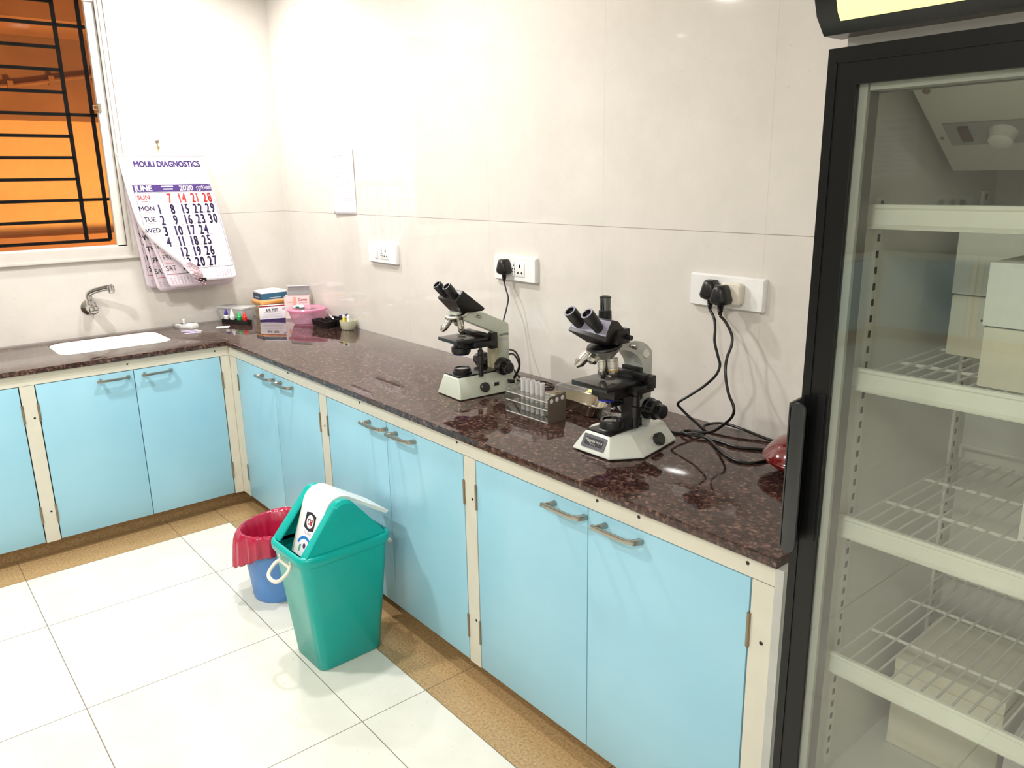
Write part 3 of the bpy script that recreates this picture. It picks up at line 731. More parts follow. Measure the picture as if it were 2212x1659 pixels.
# arm
b = MB()
prof = [(.144, .060), (.144, .234), (.138, .241), (.040, .288), (-.060, .3005), (-.074, .296), (-.076, .286), (-.046, .272), (.030, .236), (.082, .212), (.096, .205), (.096, .060)]
b.prism(prof, 'x', -.030, .030); b.part('arm', M_mint, m1, bevel=.004, bang=20)
b = MB(); b.box((-.024, .085, .074), (.026, .097, .20)); b.part('column_track', mat('yellowed cream plastic', (202, 196, 160), .4), m1)
b = MB()
put_text(b, 'OLYMPUS', lambda x, y: (.0304, .121+x, .196+y), .0115, 0, .0003, 'CENTER', .8)
b.quad([(.0303, .104, .184), (.0303, .138, .184), (.0303, .138, .187), (.0303, .104, .187)], 1); b.quad([(.0303, .104, .179), (.0303, .138, .179), (.0303, .138, .182), (.0303, .104, .182)], 1)
b.part('maker_print', [M_blk, M_grey], m1)
b = MB(); b.rings((.033, .010, .279), (1, 0, -.1), [(0, .006), (.012, .006), (.013, .005)], 14); b.part('head_screw', M_steel, m1)
# head
b = MB()
def hs(y, z, hw): return [(-hw, y, z), (hw, y, z)]
V8 = [(-.062, -.095, .343), (.062, -.095, .343), (.058, -.062, .377), (-.058, -.062, .377),           # front face with tubes: low front edge / top edge
      (.054, .028, .307), (-.054, .028, .307), (.050, .022, .2975), (-.050, .022, .2975), (-.040, -.060, .2975), (.040, -.060, .2975)]
b._faces([Vector(v) for v in V8], [(0, 1, 2, 3), (3, 2, 4, 5), (5, 4, 6, 7), (7, 6, 9, 8), (8, 9, 1, 0), (1, 9, 6, 4, 2), (0, 3, 5, 7, 8)])
head = b.part('head', M_black, m1, bevel=.004, bang=15, angle=30)
for sx in (-.031, .031): eyepiece(head, (sx, -.068, .345), (0, -.66, .75), .066, .0165, False)
MB().rings((0, -.045, .2965), (0, 0, 1), [(0, .028), (.004, .028)], 30).part('head_mount', M_pearlg, m1)
# nosepiece + objectives
nd = Vector((0, .22, -.97)).normalized()
b = MB(); b.rings((0, -.058, .294), nd, [(0, .036), (.003, .041), (.009, .041), (.012, .036), (.020, .030), (.026, .024)], 32); nose = b.part('nosepiece', M_obj, m1)
objective(nose, (-.008, -.078, .272), (-.10, -.62, -.72), .050, .0125)
objective(nose, (.006, -.044, .264), (.02, .06, -1), .047, .0115, 1)
objective(nose, (.022, -.058, .268), (.45, -.1, -.8), .030, .011)
objective(nose, (-.020, -.046, .268), (-.5, .45, -.7), .034, .0115)
# stage
b = MB(); b.box((-.060, -.098, .195), (.066, .045, .207)); st = b.part('stage', M_blackm, m1, bevel=.0015)
b = MB(); b.rings((0, -.040, .2072), (0, 0, 1), [(0, .012), (.0003, .0001)], 24, cap=False); b.part('stage_opening', M_dark, st)
b = MB(); b.box((-.064, .012, .207), (.070, .036, .219)); b.box((.050, -.03, .178), (.078, .05, .196)); b.box((.055, .035, .165), (.075, .062, .222)); b.part('slide_carriage', M_black, st, bevel=.002)
clip_on(st, -.040, -.030, .2085); MB().cyl((-.030, -.012, .209), (-.030, -.012, .217), .007).part('clip_screw', M_black, st)
b = MB(); b.rings((.066, -.005, .178), (0, 0, -1), [(0, .006), (.012, .006), (.012, .010), (.028, .010), (.03, .013), (.060, .012), (.062, .009), (.105, .009)], 24); b.part('stage_control', M_blackm, st)
b = MB(); b.box((-.030, -.055, .165), (.034, .085, .195)); b.part('stage_bracket', M_black, m1, bevel=.002)
b = MB(); b.rings((0, -.042, .195), (0, 0, -1), [(0, .024), (.022, .024), (.023, .034), (.040, .034), (.043, .030), (.047, .029)], 30); cn = b.part('condenser', M_black, m1)
MB().rings((0, -.042, .149), (0, 0, -1), [(0, .028), (.003, .027)], 28).part('blue_filter', M_blue, cn)
for s_ in (1, -1):
    knob(m1, (.030*s_, .092, .094), (s_, 0, 0), [(0, .016), (.018, .016), (.019, .026), (.022, .031), (.044, .031), (.047, .027), (.048, .021), (.072, .020), (.074, .017)])
knob(m1, (.062, .006, .030), (1, 0, .25), [(0, .013), (.004, .0175), (.016, .0175), (.018, .015)], 'brightness_knob', 14)
b = MB(); b.box((.060, .045, .026), (.068, .072, .044), 0); b.box((.0672, .049, .029), (.0690, .068, .041), 1); b.part('power_switch', [M_mint, M_dark], m1)
b = MB(); b.box((.060, .110, .030), (.085, .128, .042)); b.part('power_inlet', M_black, m1, bevel=.002)

# --- right microscope (trinocular)
OX, OY = 2.965, -.345
m2 = thing('microscope', 'trinocular microscope with a vertical camera tube, the right and nearer of the two', 'microscope', (OX, OY, H), 0)
b = MB()
def octo(z, s, fy, wf, wm, my, wb, by): return [Vector((x, y, z)) for x, y in ((-wf, fy), (wf, fy), (wm, my), (wb, by), (-wb, by), (-wm, my))]
b.loft([octo(.004, 1, -.142, .070, .121, -.062, .082, .122), octo(.008, 1, -.142, .070, .121, -.062, .082, .122), octo(.052, 1, -.118, .048, .078, -.060, .050, .108), octo(.058, 1, -.110, .044, .066, -.058, .046, .104)])
b.part('base', M_pearl, m2, bevel=.004, bang=12)
MB().loft([octo(0, 1, -.137, .068, .117, -.062, .080, .118), octo(.005, 1, -.137, .068, .117, -.062, .080, .118)]).part('foot', M_black, m2)
# name plate on the sloping front
e1 = Vector((1, 0, 0)); dn = Vector((0, -.024, -.044)).normalized(); nrm = Vector((0, -.044, .024)).normalized(); o0 = Vector((0, -.118, .052)) + nrm*.0008
def NP(u, v, k=0): return o0 + e1*u + dn*v + nrm*k
b = MB(); b.loft([[NP(x, y, k) for x, y in rrect(-.043, .002, .043, .040, .004)] for k in (0, .0015)]); npl = b.part('name_plate', mat('grey name plate', (86, 88, 96), .35), m2)
b = MB(); b.loft([[NP(x, y, k) for x, y in rrect(-.034, .010, .034, .032, .002)] for k in (.0015, .0019)], 0)
put_text(b, 'Magn\u00fcs', lambda x, y: NP(x-.013, .022-y, .0022), .0125, 1, .0003, 'CENTER', .95)
put_text(b, 'MLX-B', lambda x, y: NP(x+.020, .022-y, .0022), .008, 1, .0002, 'CENTER', .95)
put_text(b, 'P l u s', lambda x, y: NP(x-.001, .0295-y, .0022), .0065, 1, 0, 'CENTER', 1.1)
b.part('name_print', [M_black, M_white], npl)
b = MB(); b.prism([(-.046, -.112), (.046, -.112), (.040, .02), (.026, .045), (-.026, .045), (-.040, .02)], 'z', .055, .0615); b.part('deck_plate', M_black, m2, bevel=.0015)
b = MB(); b.rings((0, -.060, .060), (0, 0, 1), [(0, .040), (.004, .035), (.022, .034), (.026, .032), (.027, .026), (.024, .025)], 36, cap=False); fl = b.part('field_lamp', M_black, m2)
MB().rings((0, -.060, .060), (0, 0, 1), [(.0225, .0255), (.026, .012), (.027, .0001)], 30, cap=False).part('lamp_lens', clear('lamp lens glass', (120, 130, 130), .35, .03, (90, 92, 96), gloss=2.5), fl)
# arm
b = MB()
prof = [(.062, .056), (.064, .258), (.060, .272), (.044, .288), (.022, .300), (-.006, .307), (-.060, .308), (-.078, .303), (-.080, .292), (-.045, .285), (-.020, .276), (.002, .262), (.018, .244), (.026, .222), (.028, .056)]
b.prism(prof, 'x', -.036, .036); b.part('arm', M_pearlg, m2, bevel=.005, bang=22)
b = MB(); b.box((-.033, .014, .060), (.033, .0285, .226)); b.part('column_front', M_black, m2, bevel=.001)
b = MB(); b.rings((.0362, .036, .264), (1, 0, 0), [(0, .014), (.001, .011), (-.004, .010)], 20, cap=True); b.part('arm_recess', mat('polished recess', (226, 226, 222), .15, .6), m2)
b = MB(); b.rings((.036, -.030, .296), (1, 0, -.05), [(0, .005), (.010, .005), (.010, .0068), (.022, .0065), (.023, .005)], 14); b.part('head_screw', M_steel, m2)
# trinocular head
b = MB()
V = [(-.063, -.170, .344), (.060, -.152, .328), (.058, -.122, .380), (-.057, -.134, .386),
     (.055, -.098, .374), (-.050, -.095, .380), (.050, -.060, .338), (-.046, -.060, .338),
     (-.036, -.122, .308), (.036, -.116, .308), (.036, -.060, .308), (-.036, -.060, .308)]
b._faces([Vector(v) for v in V], [(0, 1, 2, 3), (3, 2, 4, 5), (5, 4, 6, 7), (7, 6, 10, 11), (11, 10, 9, 8), (8, 9, 1, 0), (1, 9, 10, 6, 4, 2), (0, 3, 5, 7, 11, 8)])
hd = b.part('head', M_black, m2, bevel=.003, bang=12, angle=30)
b = MB(); b.box((-.040, -.100, .310), (.054, -.052, .350)); b.part('head_block', M_black, hd, bevel=.003)
b = MB()
b._faces([Vector(v) for v in ((-.0570, -.1628, .3540), (.0555, -.1470, .3400), (.0550, -.1262, .3770), (-.0540, -.1378, .3830))], [(0, 1, 2, 3)])
b.part('head_sheen', mat('blueish grey painted sheen', (168, 165, 184), .25, .4), hd)  # reflection on the glossy black head, put into a pale colour
for sx, yy in ((-.034, -.003), (.026, 0)): eyepiece(hd, (sx, -.134+yy, .348), (-.10, -.60, .70), .070, .0175, True)
b = MB(); b.rings((.000, -.092, .370), (0, 0, 1), [(0, .018), (.026, .017), (.027, .0145)], 28); b.part('tube_socket', M_black, hd)
b = MB(); b.rings((.000, -.092, .396), (0, 0, 1), [(0, .0145), (.034, .0145)], 28); b.part('camera_tube', mat('dark chrome tube', (120, 122, 122), .2, 1), hd)
b = MB(); b.rings((.000, -.092, .430), (0, 0, 1), [(0, .0158), (.003, .0158), (.004, .013), (.001, .012)], 28); b.part('tube_rim', M_black, hd)
MB().cyl((.054, -.062, .328), (.068, -.062, .326), .007, seg=14).part('light_path_rod', M_black, hd)
# nosepiece
nd = Vector((.02, .17, -.98)).normalized(); c0 = Vector((0, -.094, .304))
b = MB(); b.rings(c0, nd, [(0, .040), (.001, .047), (.006, .049), (.009, .047)], 40); b.part('nosepiece_ring', M_black, m2)
b = MB(); b.rings(c0+nd*.009, nd, [(0, .046), (.010, .040), (.020, .030), (.028, .022)], 36); nose = b.part('nosepiece', mat('grey satin metal', (196, 196, 190), .32, .8), m2)
objective(nose, (-.030, -.120, .280), (-.55, -.45, -.75), .052, .0145)
objective(nose, (.000, -.128, .278), (.15, -.80, -.55), .026, .0145)
objective(nose, (-.006, -.094, .266), (-.02, .05, -1), .058, .0135)
objective(nose, (.022, -.084, .268), (.10, .02, -1), .052, .0150, 1)
# stage
b = MB(); b.box((-.068, -.150, .190), (.066, -.018, .204)); st = b.part('stage', M_blackm, m2, bevel=.002)
b = MB(); b.rings((0, -.070, .2042), (0, 0, 1), [(0, .017), (.0003, .0001)], 24, cap=False); b.part('stage_opening', M_dark, st)
b = MB(); b.box((-.072, -.022, .203), (.078, .004, .219)); b.box((.052, -.055, .170), (.084, .018, .192)); b.box((.060, -.01, .178), (.086, .022, .214)); b.box((.0, -.020, .219), (.03, -.004, .2215)); b.part('slide_carriage', M_black, st, bevel=.002)
clip_on(st, -.046, -.062, .2055); MB().cyl((-.040, -.045, .206), (-.040, -.045, .214), .008).part('clip_screw', M_black, st)
b = MB(); b.rings((.062, -.032, .170), (0, 0, -1), [(0, .007), (.010, .007), (.010, .011), (.036, .011), (.038, .0145), (.070, .0135), (.072, .010), (.098, .010)], 24); b.part('stage_control', M_blackm, st)
b = MB(); b.box((-.036, -.105, .158), (.050, .012, .190)); b.part('stage_bracket', M_black, m2, bevel=.002)
b = MB(); b.rings((-.004, -.078, .190), (0, 0, -1), [(0, .028), (.030, .028), (.038, .024), (.042, .024)], 30); cn = b.part('condenser', M_black, m2)
MB().rings((-.004, -.078, .149), (0, 0, -1), [(0, .0245), (.004, .0235)], 28).part('blue_filter', M_blue, cn)
knob(m2, (-.012, -.035, .150), (.55, -.35, -.75), [(0, .018), (.004, .021), (.026, .021), (.028, .017)], 'condenser_knob', 12)
for s_ in (1, -1):
    b = MB(); b.rings((.036*s_, .036, .110), (s_, 0, 0), [(-.002, .030), (.006, .030), (.010, .028)], 28); b.part('knob_hub', M_pearlg, m2)
    knob(m2, (.045*s_, .036, .110), (s_, 0, 0), [(0, .026), (.003, .031), (.014, .031), (.016, .028), (.034, .028), (.037, .024), (.038, .021), (.058, .020), (.060, .017)], ribs=22)
knob(m2, (.084, .032, .026), (1, .1, .45), [(0, .014), (.004, .0185), (.018, .0185), (.020, .016)], 'brightness_knob', 14)

# ================================================================== TEST TUBE RACK
rk = thing('test_tube_rack', 'steel and clear test tube rack between the two microscopes', 'test tube rack', (2.575, -.347, H), math.radians(1))
RL, RW, RH = .200, .074, .078
b = MB()
for z in (.0, .040, RH-.012):
    b.box((-RL/2, -RW/2, z), (RL/2, RW/2, z+.0022))
b.box((-RL/2, RW/2-.002, 0), (RL/2, RW/2, .052))
b.part('shelves', M_acryl, rk, label='clear shelf sheets')
b = MB()
for z in (.0005, .040, RH-.012):
    for y in (-RW/2-.0005, RW/2-.0005): b.box((-RL/2, y, z), (RL/2, y+.001, z+.0024))
b.part('shelf_edges', mat('bright cut edge', (216, 214, 206), .3), rk)
b = MB()
for c_ in range(8):
    for r_ in range(3):
        x, y = -RL/2+.0165+c_*.0235, -RW/2+.014+r_*.0225
        for z in (RH-.0096, .0424): b.rings((x, y, z), (0, 0, 1), [(0, .0088), (.0003, .0076)], 16, cap=False)
b.part('hole_rims', mat('dark hole rim', (86, 80, 76), .3, .4), rk, label='rings of the 24 tube holes')
for x in (-RL/2-.001, RL/2+.001):
    poly = [(-RW/2-.002, 0), (RW/2+.002, 0), (RW/2+.002, RH+.010), (RW/2-.002, RH+.012), (-RW/2+.004, RH+.006), (-RW/2-.002, RH)]
    b = MB(); b.prism(poly, 'x', x-.001, x+.001); pl = b.part('end_plate', mat('dull stainless steel', (128, 118, 106), .35, .75), rk) if x > 0 else b.part('end_plate', M_acryl, rk, label='clear end plate')
    b = MB()
    for q in range(3): b.rings((x+(.0012 if x > 0 else -.0012), -RW/2+.013+q*.0235, RH-.008+q*.002), (1, 0, 0), [(0, .0075), (.0004, .0068), (.0004, .0001)], 18, cap=False)
    b.part('plate_holes', mat('white sticker disc', (226, 222, 222), .5), pl)
tt = thing('test_tube', 'x', 'test tube', (0, 0, 0), 0, 'frosted tubes in the rack')
b = MB(); b.rings((0, 0, 0), (0, 0, 1), [(.0, .002), (.002, .0055), (.006, .0072), (.105, .0078), (.106, .0088), (.109, .0088), (.109, .0072), (.02, .0065)], 18, cap=False); b.part('tube_wall', M_frost, tt)
posn = ['leftmost of the five frosted test tubes standing in the rack', 'second from the left of the five frosted test tubes in the rack', 'middle one of the five frosted test tubes in the rack', 'second from the right of the five frosted test tubes in the rack', 'rightmost of the five frosted test tubes standing in the rack']
for k in range(5):
    o = tt if k == 0 else copy_tree(tt, (0, 0, 0))
    o.location = (2.575-.0835+.0235*(k+1), -.347-RW/2+.0365+.0012, H+.0028); o['label'] = posn[k]

# ================================================================== KIDNEY DISH and things near it
kd = thing('kidney_dish', 'stainless steel kidney dish behind the test tube rack', 'dish', (2.640, -.214, H), math.radians(2))
def bean(k, z, ox=0):
    out = []
    for i in range(48):
        a = 2*PI*i/48; x = .122*math.cos(a); y = .058*math.sin(a)
        y -= .036*(x/.122)**2 - .014
        if math.sin(a) < 0: y += .012*math.exp(-(x/.05)**2)
        out.append(Vector((x*k+ox, -(y)*-1*k*1.0, z)))
    return out
b = MB(); b.loft([bean(.74, .002), bean(.80, .006), bean(.97, .040), bean(1.03, .043), bean(1.03, .041), bean(.955, .037), bean(.79, .009), bean(.72, .006)], cap=False)
b.bm.faces.new([b.bm.verts.new(v) for v in bean(.74, .002)]); b.bm.faces.new([b.bm.verts.new(v) for v in bean(.72, .006)])
b.part('dish_bowl', mat('stainless steel', (168, 162, 146), .12, 1), kd, angle=40)
cb = thing('plastic_tray', 'shallow clear plastic tray holding a white cloth behind the kidney dish', 'tray', (2.545, -.068, H), math.radians(1))
b = MB(); b.loft([[Vector((x, y, z)) for x, y in rrect(-.115*k, -.055*k, .115*k, .055*k, .012, 4)] for k, z in ((.94, .0006), (1, .030), (1.03, .032), (1.02, .0335), (.985, .031), (.92, .002))], cap=False)
b.bm.faces.new([b.bm.verts.new((x, y, .0006)) for x, y in rrect(-.108, -.0517, .108, .0517, .011, 4)])
b.part('tray_body', M_clearp, cb)
def cloth(name, label, cat, loc, rz, sx, sy, hgt, m, seed, n=26, group=None):
    r = random.Random(seed); ph = [(r.uniform(8, 26), r.uniform(8, 26), r.uniform(0, 6)) for _ in range(5)]
    mb = MB(); g = []
    for j in range(n+1):
        row = []
        for i in range(n+1):
            u, v = i/n*2-1, j/n*2-1
            e = max(0, 1-max(abs(u), abs(v))**3)
            hh = hgt*(.35+.65*abs(sum(math.sin(a*u*.5+b_*v*.4+c) for a, b_, c in ph))/3)*(.25+.75*e)
            rr = 1+.10*math.sin(5*math.atan2(v, u)+seed)
            row.append(mb.bm.verts.new((u*sx*rr, v*sy*rr, .001+max(0, hh))))
        g.append(row)
    for j in range(n):
        for i in range(n): mb.bm.faces.new((g[j][i], g[j][i+1], g[j+1][i+1], g[j+1][i]))
    o = mb.part(name, m, angle=60); o.modifiers.new('thickness', 'SOLIDIFY').thickness = .0008
    o.location = loc; o.rotation_euler = (0, 0, rz)
    return tag(o, label, cat, group)
cloth('tissue', 'crumpled white tissue lying under and behind the right microscope stage', 'tissue', (2.758, -.078, H), .2, .066, .050, .035, M_paper, 3)
cloth('plastic_bag', 'flat crumpled clear plastic bag beside the kidney dish', 'bag', (2.760, -.185, H), .3, .055, .035, .010, M_film, 8)
b = MB(); b.box((-.022, -.016, 0), (.022, .016, .004)); o = b.part('yellow_sachet', mat('pale yellow paper', (226, 222, 150), .5), bevel=.001); o.location = (2.60, -.105, H+.036); o.rotation_euler = (.1, 0, .4); tag(o, 'small pale yellow paper slip in the clear plastic tray', 'paper slip')

# ================================================================== RED DISH by the fridge
rd = thing('covered_dish', 'dark red glossy plastic dish with domed lid, half hidden by the fridge', 'dish', (3.452, -.165, H))
M_red2 = mat('dark red gloss plastic', (100, 12, 16), .12, coat=.6)
b = MB(); b.rings((0, 0, 0), (0, 0, 1), [(0, .07), (.004, .085), (.040, .134), (.047, .136), (.050, .134)], 56); b.part('dish_base', M_red2, rd)
b = MB(); b.rings((0, 0, 0), (0, 0, 1), [(.0505, .134), (.055, .132), (.078, .108), (.084, .100), (.088, .090), (.112, .040), (.116, .036), (.118, .0001)], 56, cap=False); b.part('dish_lid', M_red2, rd)
b = MB(); b.rings((0, 0, .1175), (0, 0, 1), [(0, .010), (.010, .012), (.016, .018), (.020, .014), (.021, .0001)], 24, cap=False); b.part('lid_knob', M_red2, rd)

# ================================================================== CORNER CLUTTER
def place(o, loc, rz=0): o.location = loc; o.rotation_euler = (0, 0, rz); return o
R_ = math.radians
# clear lidded tub
tb = thing('plastic_tub', 'clear lidded plastic tub behind the rack of dropper bottles', 'tub', (.092, -.372, H), R_(25.5))
b = MB(); b.loft([[Vector((x, y, z)) for x, y in rrect(-.092*k, -.052*k, .092*k, .052*k, .014, 4)] for k, z in ((.86, .0006), (.88, .004), (1, .072))], cap=False)
b.bm.faces.new([b.bm.verts.new((x, y, .0006)) for x, y in rrect(-.079, -.0447, .079, .0447, .012, 4)]); b.part('tub_body', M_frost, tb)
b = MB(); b.loft([[Vector((x, y, z)) for x, y in rrect(-.098+i, -.058+i, .098-i, .058-i, .016, 4)] for z, i in ((.072, 0), (.079, 0), (.081, .004))]); b.part('tub_lid', M_frost, tb)
# bottle rack with four dropper bottles
br = thing('bottle_rack', 'low black rack holding four dropper bottles in the worktop corner', 'rack', (.205, -.418, H), R_(25.5))
b = MB()
b.box((-.090, -.018, 0), (.090, .018, .003)); b.box((-.090, -.018, 0), (-.086, .018, .024)); b.box((.086, -.018, 0), (.090, .018, .024)); b.box((-.09, -.018, 0), (.09, -.0155, .024)); b.box((-.09, .0155, 0), (.09, .018, .024)); b.box((-.09, -.018, .012), (.09, .018, .0145))
b.part('rack_body', M_black, br, bevel=.001)
bc = [((46, 30, 140), 'blue', 1.25, -.072, .78), ((236, 234, 230), 'white', 1.3, -.030, 1), ((40, 170, 90), 'green', .85, .020, 0), ((214, 52, 44), 'red', .85, .058, 0)]
for col_, nm, k, x, whitebody in bc:
    a = R_(25.5); px, py = .205+x*math.cos(a), -.418+x*math.sin(a)
    bt = thing('dropper_bottle', '%s capped dropper bottle in the black rack' % nm, 'bottle', (px, py, H+.0148), 0, 'dropper bottles')
    mc = mat('%s cap plastic' % nm, col_, .35)
    b = MB(); b.rings((0, 0, 0), (0, 0, 1), [(0, .011), (.014, .0125), (.026, .0135), (.029, .011), (.031, .009)], 20); b.part('bottle_body', M_white if whitebody else mc, bt)
    b = MB(); b.rings((0, 0, .029), (0, 0, 1), [(0, .0095), (.008*k, .0095), (.010*k, .0085), (.024*k, .004), (.026*k, .002)], 20); b.part('cap', mc, bt)
# orange lidded tub under teal box
org = thing('storage_tub', 'cream tub with an orange lid behind the RPR test carton', 'tub', (.112, -.180, H), R_(92))
b = MB(); b.loft([[Vector((x, y, z)) for x, y in rrect(-.080*k, -.058*k, .080*k, .058*k, .014, 4)] for k, z in ((.93, 0), (1, .082))]); b.part('tub_body', mat('cream plastic', (232, 208, 168), .4), org)
b = MB(); b.loft([[Vector((x, y, z)) for x, y in rrect(-.088+i, -.066+i, .088-i, .066-i, .014, 4)] for z, i in ((.080, .002), (.083, 0), (.096, 0), (.101, .004), (.102, .010))]); b.part('tub_lid', mat('orange plastic', (236, 168, 96), .35), org)
def carton(name, label, loc, rz, sx, sy, sz, mats, group=None, parts=()):
    c = thing(name, label, 'box', loc, rz, group)
    b = MB(); b.box((-sx/2, -sy/2, 0), (sx/2, sy/2, sz)); o = b.part('carton', mats, c, bevel=.0008); return c, o
tbx, o = carton('test_kit_box', 'flat white box with dark teal sides on top of the orange lid', (.114, -.180, H+.1022), R_(90), .150, .110, .046, [M_paper])
M_teal = mat('teal blue print', (52, 104, 132), .4); M_navy = mat('navy print', (40, 56, 84), .4); M_lite = mat('pale print', (180, 196, 206), .5)
b = MB(); b.box((-.0755, -.0556, .003), (.0755, -.0549, .038), 0); b.box((-.0757, -.0549, .003), (-.0749, .0549, .038), 1); b.box((-.030, -.0559, .010), (.040, -.0555, .014), 2); b.box((-.0760, -.03, .014), (-.0757, .03, .018), 2); b.part('side_print', [M_teal, M_navy, M_lite], tbx)
b = MB(); b.prism([(-.080, .0465), (-.030, .051), (.04, .053), (.078, .0465)], 'y', -.052, .054); b.part('loose_leaflet', M_paper, tbx)
rpr, o = carton('test_kit_box', 'white RPR TEST carton with a dark red top band', (.2065, -.2135, H), R_(73), .143, .026, .078, [M_paper])
b = MB(); b.box((-.0717, -.0134, .072), (.0717, -.0129, .0785), 0); b.box((-.0717, -.0134, .0), (.0717, -.0129, .004), 2)
put_text(b, 'RPR TEST', lambda x, y: (x-.004, -.0136, .046+y), .021, 1, .0006, 'CENTER', .72)
for z, w_ in ((.041, .04), (.030, .045), (.020, .055), (.014, .05)): b.quad([(-.006-w_, -.0134, z), (w_, -.0134, z), (w_, -.0134, z+.0012), (-.006-w_, -.0134, z+.0012)], 3 if z < .035 else 1)
b.box((.052, -.0136, .052), (.066, -.0130, .064), 3)
b.part('print', [mat('dark red print', (160, 30, 44), .5), M_blk, mat('indigo print', (50, 30, 110), .5), M_grey], rpr)
b = MB(); b.box((-.0715, -.013, .078), (.0715, .013, .0795)); b.part('top_flap', M_paper, rpr)
cmb = thing('open_carton', 'open white and pink carton with a grey inside, behind the pink tub', 'box', (.268, -.088, H), R_(56))
SX, SY = .138, .052
b = MB()
b.box((-SX/2, -SY/2, 0), (SX/2, -SY/2+.0015, .122), 0); b.box((-SX/2, SY/2-.0015, 0), (SX/2, SY/2, .128), 0)
b.box((-SX/2, -SY/2, 0), (-SX/2+.0015, SY/2, .124), 0); b.box((SX/2-.0015, -SY/2, 0), (SX/2, SY/2, .124), 0); b.box((-SX/2, -SY/2, 0), (SX/2, SY/2, .0015), 0)
b.part('carton', mat('pinkish white card', (240, 218, 218), .5), cmb)
b = MB(); b.loft([[Vector((x, y, z)) for x, y, z in ((-SX/2+.012, SY/2-.004, .126), (SX/2-.002, SY/2-.004, .126), (SX/2-.004, SY/2+.002, .172), (-SX/2+.018, SY/2+.002, .172))], [Vector((x, y+.0015, z)) for x, y, z in ((-SX/2+.012, SY/2-.004, .126), (SX/2-.002, SY/2-.004, .126), (SX/2-.004, SY/2+.002, .172), (-SX/2+.018, SY/2+.002, .172))]])
b.part('raised_flap', mat('grey card', (152, 150, 150), .55), cmb)
b = MB(); b.loft([[Vector(v) for v in ((-SX/2+.014, SY/2-.001, .171), (SX/2-.002, SY/2-.001, .171), (SX/2-.002, SY/2-.010, .176), (-SX/2+.014, SY/2-.010, .176))], [Vector(v) for v in ((-SX/2+.014, SY/2-.000, .173), (SX/2-.002, SY/2-.000, .173), (SX/2-.002, SY/2-.009, .178), (-SX/2+.014, SY/2-.009, .178))]]); b.part('flap_lip', M_paper, cmb)
b = MB(); put_text(b, 'Comb', lambda x, y: (x+.032, -SY/2-.0006, .098+y), .021, 0, .0005, 'CENTER', .95)
for x0, z0, w_, h_ in ((.012, .086, .05, .003), (-.055, .09, .035, .006), (-.02, .075, .016, .045), (-.05, .03, .03, .03)): b.quad([(x0, -SY/2-.0005, z0), (x0+w_, -SY/2-.0005, z0), (x0+w_, -SY/2-.0005, z0+h_), (x0, -SY/2-.0005, z0+h_)], 1 if h_ > .004 else 2)
b.part('print', [M_red, mat('salmon print', (244, 176, 160), .5), M_pink], cmb)
# pink tub with bag
pk = thing('round_tub', 'round pink-lidded plastic tub with a clear bag inside', 'tub', (.452, -.122, H))
M_pinkp = clear('pink translucent plastic', (250, 190, 216), .55, .12, (248, 174, 206))
b = MB(); b.rings((0, 0, 0), (0, 0, 1), [(.0006, .070), (.006, .078), (.068, .098)], 48, cap=False); b.part('tub_body', clear('faint pink plastic', (250, 216, 232), .4, .12, (248, 214, 230)), pk)
b = MB(); b.rings((0, 0, 0), (0, 0, 1), [(.068, .104), (.078, .106), (.082, .102), (.084, .090), (.082, .084), (.083, .0001)], 48, cap=False); b.part('tub_lid', M_pinkp, pk)
cloth('plastic_bag', 'crumpled clear bag packed inside the pink-lidded tub', 'bag', (.452, -.122, H+.004), .5, .044, .044, .045, clear('milky bag', (236, 222, 232), .45, .1, (236, 222, 232)), 21)
b = MB(); b.rings((0, 0, 0), (0, 0, 1), [(0, .03), (.004, .032), (.010, .022), (.012, .0001)], 24, cap=False); o = b.part('cotton_pad', M_paper); place(o, (.420, -.152, H+.0845)); tag(o, 'small white cotton pad on the pink lid', 'cotton')
b = MB(); b.box((-.026, -.006, 0), (.026, .006, .004)); b.box((-.026, -.004, .004), (-.006, .004, .010)); o = b.part('plastic_clip', mat('dark green plastic', (30, 110, 90), .35), bevel=.001); place(o, (.470, -.168, H+.0848), R_(35)); tag(o, 'dark green plastic clip lying on the pink lid', 'clip')
# black divided tray
tr = thing('divided_tray', 'black divided plastic tray between the pink tub and the small cup', 'tray', (.622, -.080, H), R_(4))
b = MB()
def opent(x0, y0, x1, y1, z0, z1):
    b.loft([[Vector((x, y, z)) for x, y in rrect(x0+i, y0+i, x1-i, y1-i, .006, 3)] for z, i in ((z0, .006), (z1, 0), (z1, .003), (z0+.004, .009))], cap=False)
    b.bm.faces.new([b.bm.verts.new((x, y, z0+.004)) for x, y in rrect(x0+.009, y0+.009, x1-.009, y1-.009, .004, 3)])
opent(-.082, -.062, .075, -.004, .0005, .034); opent(-.050, .000, .075, .060, .0005, .040)
b.part('tray_body', M_black, tr)
b = MB(); b.cyl((0, 0, 0), (.11, 0, 0), .005, seg=12, mi=0); b.cyl((.11, 0, 0), (.13, 0, 0), .004, .001, seg=12, mi=1); o = b.part('syringe', [M_frost, M_paper]); place(o, (.575, -.052, H+.046), R_(-18)); tag(o, 'thin clear syringe lying across the black divided tray', 'syringe')
